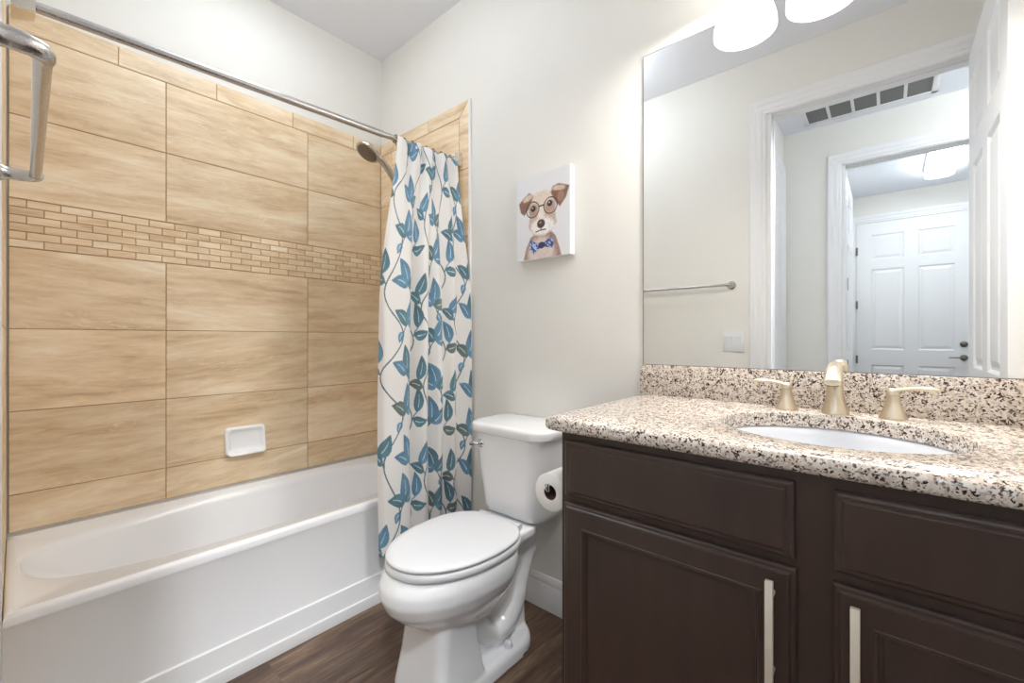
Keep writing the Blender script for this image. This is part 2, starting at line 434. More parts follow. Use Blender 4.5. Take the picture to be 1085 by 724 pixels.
# bathroom door, opened square into the room against the end of the vanity
LEAF = 0.838
d1 = door_leaf('door_1', lambda u, v, d: (0.028 + u, -0.2815 + d, 0.012 + v), LEAF, 2.385, six_panels(LEAF, 2.385), 0.035)
def lever(parent, c, nrm, along, mat='nickel', dead=False):
    c, nrm, along = Vector(c), Vector(nrm), Vector(along)
    bm = B(); tube(bm, [c, c + nrm * 0.006, c + nrm * 0.014], [0.031, 0.031, 0.022], 24)
    if dead:
        tube(bm, [c + nrm * 0.012, c + nrm * 0.03, c + nrm * 0.034], [0.02, 0.018, 0.012], 20)
        return obj('deadbolt', bm, M[mat], parent)
    tube(bm, [c + nrm * 0.012, c + nrm * 0.055], 0.011, 16)
    tube(bm, spline([c + nrm * 0.05, c + nrm * 0.052 + along * 0.04, c + nrm * 0.048 + along * 0.115], 6), 0.009, 14, 0.8)
    return obj('door_lever', bm, M[mat], parent)
lever(d1, (0.80, -0.2815, 0.93), (0, 1, 0), (-1, 0, 0))
def hinge(parent, x, y, z, mat='nickel', hx=0.02, hy=0.004):
    bm = B(); box(bm, (x - hx, y - hy, z - 0.045), (x + hx, y + hy, z + 0.045), 0.002)
    tube(bm, [(x + hx * 0.9, y - hy, z - 0.047), (x + hx * 0.9, y - hy, z + 0.047)], 0.006, 12)
    return obj('hinge', bm, M[mat], parent)
# laundry door, opened square into the laundry
d2 = door_leaf('door_2', lambda u, v, d: (HX - 0.128 - u, 0.240 + 0.035 + d, 0.012 + v), 0.80, 2.40, six_panels(0.80, 2.40), 0.035)
for z in (2.185, 1.538, 0.9): hinge(d2, HX - 0.124, 0.2365, z, 'nickel', 0.020, 0.003)
# door at the far side of the laundry
GW = 0.945
d3 = door_leaf('door_3', lambda u, v, d: (LX + 0.012 + d, 0.272 - u, 0.012 + v), GW, 2.435, six_panels(GW, 2.435, 1.05), 0.04)
lever(d3, (LX + 0.012, -0.607, 0.915), (1, 0, 0), (0, 1, 0), 'dark_nickel')
lever(d3, (LX + 0.012, -0.607, 1.055), (1, 0, 0), (0, 1, 0), 'dark_nickel', True)
for z in (2.14, 1.51, 0.87): hinge(d3, LX + 0.016, 0.273, z, 'dark_nickel', 0.006, 0.007)
# door in the end wall of the hall
door_leaf('door_4', lambda u, v, d: (-0.33 - u, 0.636 - d * 0.15, 0.012 + v), 0.83, 2.415, six_panels(0.83, 2.415), 0.03)

# ---------------------------------------------------------------- tile surround
ROWS = [(0.44, 0.568), (0.571, 0.857), (0.860, 1.145), (1.148, 1.428), ('mosaic', 1.431, 1.600), (1.603, 1.890), (1.893, 2.186)]
def tile_panel(name, parent, P, u_cols, u_rng, strips, extra=(), rows=ROWS):
    """P(u, z, d): d is height over the grout bed"""
    bm = B(); lay = bm.loops.layers.float_color.new('rnd')
    def put(poly):
        rc = (random.random(), random.random(), random.random(), 1)
        cx = sum(p[0] for p in poly) / len(poly); cz = sum(p[1] for p in poly) / len(poly)
        bot = [bm.verts.new(P(u, z, 0)) for u, z in poly]; e = 0.0012
        def sh(u, z): return (u - math.copysign(e, u - cx), z - math.copysign(e, z - cz))
        top = [bm.verts.new(P(*sh(u, z), 0.0022)) for u, z in poly]
        fs = [bm.faces.new(top)] + [bm.faces.new((bot[i], bot[(i + 1) % len(poly)], top[(i + 1) % len(poly)], top[i])) for i in range(len(poly))]
        for f in fs:
            for l in f.loops: l[lay] = rc
    def rect(a, b, c, d): put([(a, c), (b, c), (b, d), (a, d)])
    for r in rows:
        if r[0] == 'mosaic':
            n = 6; h = (r[2] - r[1]) / n; bw = 0.0835
            for k in range(n):
                u = u_rng[0] - (bw / 2 if k % 2 else 0)
                while u < u_rng[1] - 0.004:
                    a, b = max(u, u_rng[0]), min(u + bw, u_rng[1])
                    if b - a > 0.008: rect(a + 0.0012, b - 0.0012, r[1] + k * h + 0.0012, r[1] + (k + 1) * h - 0.0012)
                    u += bw
        else:
            for a, b in u_cols: rect(a + 0.0014, b - 0.0014, r[0], r[1])
    for s in strips: put(s)
    o = obj(name, bm, M['tile'], parent, False)
    g = B(); lo, hi = u_rng[0], u_rng[1]
    e0 = extra[0] if extra else lo; e1 = extra[1] if extra else hi
    za = min([r[0] for r in rows if r[0] != 'mosaic']); 
    vs = [P(e0, za, -0.006), P(e1, za, -0.006), P(e1, 2.262, -0.006), P(e0, 2.262, -0.006)]
    vt = [P(e0, za, 0), P(e1, za, 0), P(e1, 2.262, 0), P(e0, 2.262, 0)]
    loft(g, [vs, vt])
    struct(obj('grout_bed', g, M['grout'], parent, False)); struct(o)
wl = bpy.data.objects['wall_left']; wb = bpy.data.objects['wall_back']; wf = bpy.data.objects['wall_front']
st = []
us = [0.001, 0.283, 0.613, 0.943, 1.273, W - 0.008]
for a, b in zip(us[:-1], us[1:]): st.append([(a + 0.0012, 2.189), (b - 0.0012, 2.189), (b - 0.0012, 2.266), (a + 0.0012, 2.266)])
tile_panel('tile_panel', wl, lambda u, z, d: (u, L + 0.002 - d, z), [(0.001, 0.432), (0.432, 1.018), (1.018, W - 0.008)], (0.001, W - 0.008), st)
st = [[(1.587, 2.198), (1.83, 2.198), (1.83, 2.266), (1.520, 2.266)], [(1.833, 2.198), (2.15, 2.198), (2.15, 2.266), (1.833, 2.266)],
      [(2.153, 2.198), (2.279, 2.198), (2.279, 2.266), (2.153, 2.266)]]
zs = [0.0, 0.30, 0.63, 0.96, 1.285, 1.61, 1.936]
for a, b in zip(zs[:-1], zs[1:]): st.append([(1.519, a + 0.0012), (1.585, a + 0.0012), (1.585, b - 0.0012), (1.519, b - 0.0012)])
st.append([(1.519, 1.938), (1.585, 1.938), (1.585, 2.196), (1.519, 2.263)])
rb = [(0.003, 0.278), (0.281, 0.568)] + ROWS[1:-1] + [(1.893, 2.195)]
tile_panel('tile_panel', wb, lambda u, z, d: (W - 0.006 - d, u, z), [(1.587, 2.165), (2.165, 2.279)], (1.587, 2.279), st, (1.519, 2.279), rb)
st = [[(1.587, 2.198), (2.279, 2.198), (2.279, 2.266), (1.520, 2.266)], [(1.519, 0.003), (1.585, 0.003), (1.585, 2.196), (1.519, 2.263)]]
tile_panel('tile_panel', wf, lambda u, z, d: (WC + 0.006 + d, u, z), [(1.587, 1.70), (1.70, 2.279)], (1.587, 2.279), st, (1.519, 2.279), rb)
for nm, xa, xb in (('trim_7', W - 0.011, W), ('trim_8', WC, WC + 0.010)):
    bm = B(); box(bm, (xa, 1.505, 0), (xb, 1.518, 2.266), 0.002)
    struct(obj(nm, bm, M['trim'], None, True))

# ---------------------------------------------------------------- bathtub
TF = 1.620                                     # apron face
def tub():
    t = thing('bathtub', (0.73, 1.95, 0), 'white alcove bathtub with a plain apron below the tan tiled wall', 'bathtub')
    x0, x1, yb = -0.0032, W - 0.009, L - 0.0025
    bm = B(); NN = 96
    cxm, cym = 0.735, 1.968
    def sup(a, b, e, z, cx_, cy_):
        r = []
        for k in range(NN):
            th = 2 * PI * k / NN; c, s = math.cos(th), math.sin(th)
            r.append((cx_ + a * math.copysign(abs(c) ** (2 / e), c), cy_ + b * math.copysign(abs(s) ** (2 / e), s), z))
        return r
    def rectring(z, ins, rr=0.02):
        # rectangle sampled by angle so that it lofts onto the basin opening
        r = []; a0, a1, b0, b1 = x0 + ins, x1 - ins, TF + 0.004 + ins, yb - ins
        for k in range(NN):
            th = 2 * PI * k / NN; c, s = math.cos(th), math.sin(th)
            hx, hy = (a1 - a0) / 2, (b1 - b0) / 2
            m = max(abs(c), abs(s)); q = 1 / m
            r.append(((a0 + a1) / 2 + hx * c * q, (b0 + b1) / 2 + hy * s * q, z))
        return r
    zr = 0.432
    rings = [rectring(zr - 0.028, 0.0), rectring(zr - 0.010, 0.001), rectring(zr - 0.003, 0.005), rectring(zr, 0.013), rectring(zr, 0.022), rectring(zr - 0.004, 0.030),
             sup(0.708, 0.262, 2.9, zr - 0.009, cxm, cym), sup(0.700, 0.255, 2.7, zr - 0.016, cxm, cym), sup(0.685, 0.245, 2.6, zr - 0.04, cxm, cym),
             sup(0.630, 0.232, 2.7, zr - 0.14, cxm + 0.035, cym), sup(0.560, 0.215, 2.9, zr - 0.25, cxm + 0.085, cym),
             sup(0.500, 0.190, 3.0, zr - 0.315, cxm + 0.125, cym), sup(0.40, 0.14, 3.0, zr - 0.338, cxm + 0.16, cym), sup(0.2, 0.07, 2.5, zr - 0.342, cxm + 0.2, cym)]
    loft(bm, rings, False, True)
    obj('basin', bm, M['acrylic'], t, True, 50)
    # apron: plain upper face, two stepped ledges at the foot
    prof = [(TF + 0.004, zr - 0.026), (TF + 0.010, zr - 0.05), (TF + 0.010, 0.122), (TF + 0.0085, 0.119), (TF + 0.001, 0.117), (TF, 0.114), (TF, 0.047), (TF - 0.0015, 0.044), (TF - 0.008, 0.042), (TF - 0.009, 0.039),
            (TF - 0.009, 0.0), (TF + 0.05, 0.0), (TF + 0.05, zr - 0.026)]
    bm = B(); quad_prism(bm, prof, 'x', x0, x1)
    obj('apron', bm, M['acrylic'], t, True, 40)
    bm = B(); lathe(bm, [(0.028, 0), (0.03, 0.004), (0.02, 0.006), (0.0, 0.006)][:3], (1.2, cym, zr - 0.338)); obj('drain', bm, M['nickel'], t)
    return t
tub()

# ---------------------------------------------------------------- curtain rod, rings and curtain
RA, RB = Vector((0.012, 1.66, 1.968)), Vector((W - 0.010, 1.594, 1.984))
def rodp(t): return RA.lerp(RB, t)
rod = thing('curtain_rod', tuple(RA), 'brushed nickel shower curtain rod spanning above the bathtub', 'curtain rod')
J = 0.715
bm = B(); tube(bm, [rodp(0.02), rodp(J), rodp(J + 0.001)], [0.0135, 0.0135, 0.012], 24); obj('outer_tube', bm, M['nickel'], rod)
bm = B(); tube(bm, [rodp(J), rodp(0.985)], 0.0112, 24); obj('inner_tube', bm, M['nickel'], rod)
for p, s in ((RA, 1), (RB, -1)):
    bm = B(); d = (RB - RA).normalized() * s
    hw = 0.034
    def sq(x, h, yy): return [(x, p.y + yy - h, p.z - h), (x, p.y + yy + h, p.z - h), (x, p.y + yy + h, p.z + h), (x, p.y + yy - h, p.z + h)]
    loft(bm, [sq(p.x - s * 0.0015, hw, 0), sq(p.x + s * 0.006, hw, 0), sq(p.x + s * 0.032, hw * 0.82, 0), sq(p.x + s * 0.040, hw * 0.78, 0)])
    bmesh.ops.bevel(bm, geom=list(bm.edges), offset=0.002, segments=2, affect='EDGES')
    obj('flange', bm, M['bracket'], rod)

CU, CV = 420, 620
CW_, CH_ = 0.84, 1.74                          # flat width and height of the printed cloth
def curtain_colours():
    u = np.linspace(0, CW_, CU)[None, :].repeat(CV, 0); v = np.linspace(0, CH_, CV)[:, None].repeat(CU, 1)
    img = np.empty((CV, CU, 3)); img[:] = srgb(232, 229, 226)[:3]
    rs = np.random.RandomState(5)
    BL, TE, GR = [np.array(srgb(*c)[:3]) for c in ((92, 137, 166), (80, 122, 136), (94, 112, 108))]
    def leaf(bu, bv, ang, ln, wd, col):
        ln, wd = ln * 1.28, wd * 1.30; du, dv = u - bu, v - bv; c, s = math.cos(ang), math.sin(ang)
        a = (du * c + dv * s) / ln; b = (-du * s + dv * c)
        b = b - 0.10 * ln * np.sin(np.clip(a, 0, 1) * PI)
        w = wd * np.power(np.clip(np.sin(PI * np.clip(a, 0, 1) ** 0.72), 0, 1), 0.9)
        ins = (a > 0) & (a < 1) & (np.abs(b) < w)
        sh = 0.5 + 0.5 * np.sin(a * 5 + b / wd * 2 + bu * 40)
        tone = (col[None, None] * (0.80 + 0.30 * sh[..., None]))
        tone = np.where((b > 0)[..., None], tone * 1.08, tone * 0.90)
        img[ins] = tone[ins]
        mid = ins & (np.abs(b) < 0.0022 * (1.2 - a)) & (a > 0.2) & (a < 0.72)
        img[mid] = srgb(205, 222, 230)[:3]
    def stem(pts, wd=0.0034, col=(86, 106, 118)):
        for (a0, b0), (a1, b1) in zip(pts[:-1], pts[1:]):
            m = (u > min(a0, a1) - 0.01) & (u < max(a0, a1) + 0.01) & (v > min(b0, b1) - 0.01) & (v < max(b0, b1) + 0.01)
            d = np.array((a1 - a0, b1 - b0)); l2 = max(1e-9, (d ** 2).sum())
            t = np.clip(((u - a0) * d[0] + (v - b0) * d[1]) / l2, 0, 1)
            dist = np.hypot(u - a0 - t * d[0], v - b0 - t * d[1])
            img[m & (dist < wd)] = srgb(*col)[:3]
    per = 0.37
    for ci in range(6):
        uc = 0.075 + ci * 0.168; ph = (0.0, 0.21, 0.07, 0.28, 0.14, 0.33, 0.02, 0.24)[ci]
        sgn = 1 if ci % 2 == 0 else -1
        f = lambda vv: uc + sgn * 0.050 * math.sin(2 * PI * (vv - ph) / per) + 0.012 * math.sin(2 * PI * vv / 0.27)
        pts = [(f(x), x) for x in np.linspace(-0.05, CH_ + 0.05, 130)]
        stem(pts)
        v0 = ph - per
        while v0 < CH_ + 0.3:
            # a side shoot with a cluster of leaves, then two single leaves on the other side
            for dv, side, n in ((0.10, sgn, 4), (0.27, -sgn, 2)):
                bv_ = v0 + dv; bu_ = f(bv_)
                eu, ev = bu_ + side * 0.030, bv_ - 0.045
                stem([(bu_, bv_), (bu_ + side * 0.012, bv_ - 0.028), (eu, ev)], 0.0026)
                base = -PI / 2 + side * 0.20 + rs.uniform(-0.35, 0.35)
                if n == 4:
                    leaf(eu, ev, base, 0.098, 0.027, BL if rs.rand() < 0.6 else TE)
                    leaf(eu + side * 0.004, ev + 0.004, base + side * 0.85, 0.078, 0.020, BL)
                    leaf(eu - side * 0.006, ev + 0.006, base - side * 1.15, 0.074, 0.021, GR if rs.rand() < 0.5 else TE)
                    leaf(bu_, bv_ - 0.008, PI / 2 + side * 0.5, 0.040, 0.013, BL)
                else:
                    leaf(eu, ev, base - side * 0.45, 0.086, 0.023, BL if rs.rand() < 0.4 else TE)
                    leaf(bu_ + side * 0.006, bv_ - 0.012, base + side * 1.15, 0.070, 0.018, TE if rs.rand() < 0.6 else GR)
            v0 += per
    return img
def curtain():
    # plan of the folds low down and at the gathered top: (x, y)
    low = [(0.992, 1.560), (1.005, 1.535), (1.040, 1.522), (1.085, 1.520), (1.122, 1.535), (1.138, 1.572), (1.152, 1.590), (1.172, 1.560), (1.196, 1.530), (1.222, 1.540), (1.236, 1.570),
           (1.254, 1.555), (1.275, 1.530), (1.300, 1.540), (1.318, 1.572), (1.338, 1.560), (1.362, 1.532), (1.388, 1.540), (1.402, 1.555), (1.424, 1.525), (1.440, 1.492)]
    top = [(1.0850, 1.5717), (1.0945, 1.5637), (1.1089, 1.5608), (1.1280, 1.5648), (1.1375, 1.5778), (1.1471, 1.5850), (1.1566, 1.5810), (1.1681, 1.5637), (1.1853, 1.5576), (1.2006, 1.5617), (1.2120, 1.5810),
           (1.2254, 1.5798), (1.2388, 1.5617), (1.2579, 1.5568), (1.2750, 1.5798), (1.2941, 1.5786), (1.3152, 1.5584), (1.3400, 1.5560), (1.3648, 1.5745), (1.3896, 1.5697), (1.4126, 1.5584)]
    def resample(pts):
        P = np.array([tuple(p) for p in spline([(a, b, 0) for a, b in pts], 14)])[:, :2]
        s = np.r_[0, np.cumsum(np.hypot(*np.diff(P, axis=0).T))]; t = np.linspace(0, s[-1], CU)
        return np.stack([np.interp(t, s, P[:, 0]), np.interp(t, s, P[:, 1])], 1)
    A, Bq = resample(low), resample(top)
    v = np.linspace(0, 1, CV); uu = np.linspace(0, 1, CU)
    k = np.clip((v / 0.42), 0, 1); k = (k * k * (3 - 2 * k)) ** 0.8
    XY = Bq[None] * (1 - k)[:, None, None] + A[None] * k[:, None, None]
    flare = 0.006 * np.sin(v * 7)[:, None] * np.sin(uu * 21)[None]
    X = XY[..., 0]; Y = XY[..., 1] + flare
    X = X - 0.010 * np.clip((v - 0.35) / 0.3, 0, 1)[:, None] * np.clip(1 - uu / 0.25, 0, 1)[None] * np.clip((1.1 - v) / 0.3, 0, 1)[:, None]
    ztop = 1.966 - 0.0 * uu + 0.010 * np.abs(np.cos(uu * PI * 6.5))
    zbot = 0.225
    Z = ztop[None] * (1 - v)[:, None] + zbot * v[:, None]
    co = np.stack([X, Y, Z], -1).reshape(-1, 3)
    i = np.arange(CV - 1)[:, None] * CU + np.arange(CU - 1)[None]
    q = np.stack([i, i + 1, i + CU + 1, i + CU], -1).reshape(-1, 4)
    org = Vector((1.22, 1.56, 0.225))
    me = bpy.data.meshes.new('shower_curtain'); me.from_pydata((co - np.array(org)).tolist(), [], q.tolist())
    ca = me.attributes.new('print', 'FLOAT_COLOR', 'POINT'); img = curtain_colours()
    ca.data.foreach_set('color', np.concatenate([img, np.ones((CV, CU, 1))], -1).astype(np.float32).ravel())
    me.materials.append(M['fabric']); me.shade_smooth()
    o = bpy.data.objects.new('shower_curtain', me); COL.objects.link(o); o.location = org
    sm = o.modifiers.new('thick', 'SOLIDIFY'); sm.thickness = 0.0012
    tag(o, 'white shower curtain printed with blue and teal leafy vines, drawn to the right', 'shower curtain')
    return [Bq[int(t * (CU - 1))] for t in (0.045, 0.165, 0.30, 0.42, 0.545, 0.665, 0.80, 0.95)]
rings_at = curtain()
def ring_mesh(c):
    bm = B(); pts = []
    for k in range(15):
        a = math.radians(-100 + 300 * k / 14); pts.append((c[0] + 0.0015 * math.sin(a * 2), c[1] + 0.0165 * math.sin(a), c[2] + 0.0165 * math.cos(a)))
    tube(bm, pts, 0.0021, 8)
    tube(bm, [(c[0], c[1], c[2] - 0.015), (c[0], c[1] - 0.004, c[2] - 0.026), (c[0], c[1] - 0.008, c[2] - 0.030)], 0.002, 8)
    return bm
r0 = None
for i, p in enumerate(rings_at):
    t = (p[0] - RA.x) / (RB.x - RA.x); c = rodp(t)
    if r0 is None:
        r0 = obj('curtain_ring', ring_mesh(c), M['rubber']); o = r0
        off = r0.location - c
    else:
        o = r0.copy(); COL.objects.link(o); o.location = c + off
    tag(o, 'small dark wire ring hanging the leafy shower curtain from its rod', 'curtain ring', 'curtain rings on the shower rod')

# ---------------------------------------------------------------- hand shower
hs = thing('hand_shower', (W - 0.012, 1.95, 1.93), 'brushed nickel hand shower pointing out above the shower curtain', 'shower head')
hc = Vector((1.168, 1.95, 2.040)); ax = Vector((-0.54, 0.0, -0.86)).normalized()
bm = B(); tube(bm, [hc - ax * 0.030, hc - ax * 0.026, hc - ax * 0.014, hc - ax * 0.002, hc + ax * 0.004, hc + ax * 0.007], [0.022, 0.037, 0.055, 0.062, 0.061, 0.056], 36); obj('shower_head', bm, M['nickel'], hs)
bm = B(); tube(bm, [hc + ax * 0.006, hc + ax * 0.009], [0.053, 0.048], 36)
for rr, n in ((0.014, 6), (0.028, 11), (0.042, 18)):
    e1 = ax.orthogonal().normalized(); e2 = ax.cross(e1)
    for k in range(n):
        a = 2 * PI * k / n; q = hc + ax * 0.009 + (e1 * math.cos(a) + e2 * math.sin(a)) * rr
        tube(bm, [q - ax * 0.001, q + ax * 0.002], [0.0022, 0.0016], 6)
obj('spray_face', bm, M['dark_nickel'], hs)
bm = B(); tube(bm, spline([hc - ax * 0.018 + Vector((0.02, 0, 0)), (1.225, 1.95, 2.035), (1.275, 1.95, 2.000), (1.33, 1.95, 1.93), (1.375, 1.95, 1.86)], 8), [0.021] * 4 + [0.018] * 8 + [0.0165] * 21, 20); obj('handle', bm, M['nickel'], hs)
bm = B(); tube(bm, [(1.335, 1.95, 1.955), (1.368, 1.95, 1.905)], 0.024, 20); tube(bm, spline([(1.36, 1.95, 1.93), (1.40, 1.95, 1.955), (W - 0.012, 1.95, 1.975)], 6), 0.011, 16)
tube(bm, [(W - 0.0095, 1.95, 1.975), (W - 0.016, 1.95, 1.975), (W - 0.022, 1.95, 1.975)], [0.03, 0.028, 0.013], 24); obj('shower_arm', bm, M['nickel'], hs)
bm = B(); tube(bm, spline([(1.375, 1.95, 1.862), (1.40, 1.95, 1.70), (1.385, 1.94, 1.40), (1.40, 1.95, 1.25), (1.425, 1.95, 1.45), (1.418, 1.95, 1.85), (1.40, 1.95, 1.94)], 10), 0.0075, 10); obj('hose', bm, M['nickel'], hs)

# ---------------------------------------------------------------- soap dish
sd = B()
xa, xb, za, zb, yw = 0.642, 0.808, 0.575, 0.703, L
def sring(ins, d, lip=0.0):
    out = []; r = 0.016
    for qx, qz, a0 in ((xb - r - ins, zb - r - ins, 0), (xa + r + ins, zb - r - ins, 90), (xa + r + ins, za + r + ins, 180), (xb - r - ins, za + r + ins, 270)):
        for k in range(7):
            a = math.radians(a0 + 15 * k); z = qz + r * math.sin(a); f = max(0, 1 - (z - za) / 0.045)
            out.append((qx + r * math.cos(a), yw - d - lip * f ** 1.2, z))
    return out
loft(sd, [sring(0, 0.0), sring(0, 0.012, 0.022), sring(0.003, 0.019, 0.030), sring(0.008, 0.021, 0.031), sring(0.014, 0.019, 0.026), sring(0.022, 0.009, 0.008), sring(0.030, 0.007, 0.004)])
tag(obj('soap_dish', sd, M['porcelain'], None, True, 60), 'white ceramic soap dish fixed to the tan tiled wall above the bathtub', 'soap dish')

# ---------------------------------------------------------------- toilet
def toilet():
    y0 = 1.090
    t = thing('toilet', (1.05, y0, 0), 'white two-piece toilet with closed oval lid between bathtub and vanity', 'toilet')
    bm = B()
    # bowl
    loft(bm, [egg(0.1732, y0, 1.000, 0.110, 0.14, 0.070), egg(0.2096, y0, 0.995, 0.145, 0.16, 0.094), egg(0.2387, y0, 0.990, 0.182, 0.165, 0.122), egg(0.2688, y0, 0.995, 0.228, 0.165, 0.146),
              egg(0.3052, y0, 1.000, 0.268, 0.168, 0.168), egg(0.3416, y0, 1.003, 0.286, 0.178, 0.181), egg(0.3734, y0, 1.003, 0.283, 0.188, 0.182), egg(0.3962, y0, 1.003, 0.268, 0.190, 0.177), egg(0.4053, y0, 1.003, 0.256, 0.188, 0.170), egg(0.4080, y0, 1.003, 0.246, 0.185, 0.160)])
    # pedestal front plate
    def plate(z, xf, xb, hw): return rrect(z, y0, xf, xb, hw, 0.035, 0.012, 5)
    loft(bm, [plate(0.0, 0.812, 1.018, 0.124), plate(0.02, 0.815, 1.015, 0.122), plate(0.12, 0.832, 1.000, 0.110), plate(0.20, 0.842, 0.988, 0.104), plate(0.26, 0.850, 0.985, 0.102)])
    # rear core and trapway
    loft(bm, [rrect(0.0, y0, 0.95, 1.30, 0.060, 0.03), rrect(0.12, y0, 0.95, 1.30, 0.055, 0.03), rrect(0.25, y0, 0.95, 1.33, 0.060, 0.03), rrect(0.36, y0, 0.95, 1.37, 0.065, 0.03), rrect(0.42, y0, 0.95, 1.40, 0.07, 0.03)])
    for s in (-1, 1):
        tube(bm, spline([(0.985, y0 + s * 0.055, 0.22), (1.06, y0 + s * 0.055, 0.115), (1.14, y0 + s * 0.052, 0.085), (1.215, y0 + s * 0.048, 0.13), (1.265, y0 + s * 0.042, 0.22), (1.305, y0 + s * 0.036, 0.29), (1.34, y0 + s * 0.03, 0.31)], 7), [0.034] * 12 + [0.042] * 14 + [0.038] * 17, 14)
    # foot
    loft(bm, [rrect(0.0, y0, 0.84, 1.305, 0.132, 0.05, 0.12, 8), rrect(0.030, y0, 0.845, 1.300, 0.128, 0.05, 0.115, 8), rrect(0.042, y0, 0.86, 1.29, 0.118, 0.05, 0.11, 8)])
    # deck under the tank
    loft(bm, [rrect(0.355, y0, 1.12, 1.29, 0.085, 0.03, 0.05), rrect(0.385, y0, 1.11, 1.315, 0.112, 0.03, 0.07), rrect(0.395, y0, 1.11, 1.325, 0.120, 0.03, 0.075), rrect(0.420, y0, 1.11, 1.325, 0.121, 0.03, 0.075), rrect(0.425, y0, 1.115, 1.32, 0.117, 0.03, 0.07)])
    body = obj('bowl', bm, M['porcelain'], t, True, 180)
    rm = body.modifiers.new('remesh', 'REMESH'); rm.mode = 'VOXEL'; rm.voxel_size = 0.006; rm.use_smooth_shade = True
    sm = body.modifiers.new('smooth', 'SMOOTH'); sm.iterations = 7; sm.factor = 0.5
    for s in (-1, 1):
        bm = B(); lathe(bm, [(0.0165, 0), (0.0165, 0.006), (0.013, 0.016), (0.006, 0.021), (0.001, 0.0222)], (1.145, y0 + s * 0.095, 0.040)); obj('bolt_cap', bm, M['plastic'], t)
    # seat ring and lid
    E = lambda z, g: egg(z, y0, 1.003, 0.258 + g, 0.200 + g, 0.176 + g)
    bm = B(); loft(bm, [E(0.409, -0.008), E(0.411, 0.001), E(0.418, 0.005), E(0.428, 0.004), E(0.433, 0.0), E(0.4345, -0.007)]); obj('seat', bm, M['plastic'], t, True, 60)
    bm = B(); loft(bm, [E(0.4375, -0.008), E(0.4385, 0.0), E(0.443, 0.003), E(0.448, 0.001), E(0.4515, -0.008), E(0.4535, -0.024), E(0.4545, -0.06), E(0.4548, -0.12)]); obj('lid', bm, M['plastic'], t, True, 60)
    for s in (-1, 1):
        bm = B(); tube(bm, [(1.203, y0 + s * 0.10, 0.437), (1.203, y0 + s * 0.045, 0.437)], 0.012, 16); box(bm, (1.192, y0 + s * 0.072 - 0.018, 0.421), (1.228, y0 + s * 0.072 + 0.018, 0.437), 0.004); obj('lid_hinge', bm, M['plastic'], t)
    # tank
    R = lambda z, xf, hw, r: rrect(z, y0, xf, 1.447, hw, r, 0.03, 9)
    bm = B(); loft(bm, [R(0.430, 1.262, 0.130, 0.045), R(0.436, 1.250, 0.141, 0.052), R(0.46, 1.240, 0.149, 0.06), R(0.60, 1.227, 0.167, 0.066), R(0.745, 1.216, 0.180, 0.072)]); obj('tank', bm, M['porcelain'], t, True, 50)
    bm = B(); G = lambda z, g: rrect(z, y0, 1.202 - g, 1.450, 0.195 + g, 0.085 + g * 0.6, 0.03, 9)
    loft(bm, [G(0.745, -0.016), G(0.745, -0.006), G(0.749, 0.0), G(0.772, 0.003), G(0.779, 0.0), G(0.7825, -0.007), G(0.784, -0.02)]); obj('tank_lid', bm, M['porcelain'], t, True, 50)
    bm = B(); hx, hy, hz = 1.222, 1.205, 0.702
    lathe(bm, [(0.017, 0.012), (0.017, -0.004), (0.013, -0.008), (0.009, -0.018)][::-1], (hx, hy, hz), 'X', 20)
    tube(bm, spline([(hx - 0.016, hy, hz), (hx - 0.023, hy + 0.014, hz + 0.001), (hx - 0.026, hy + 0.034, hz - 0.003)], 6), [0.007] * 5 + [0.0085] * 6 + [0.0095] * 2, 12, 0.8); obj('flush_handle', bm, M['chrome'], t)
toilet()

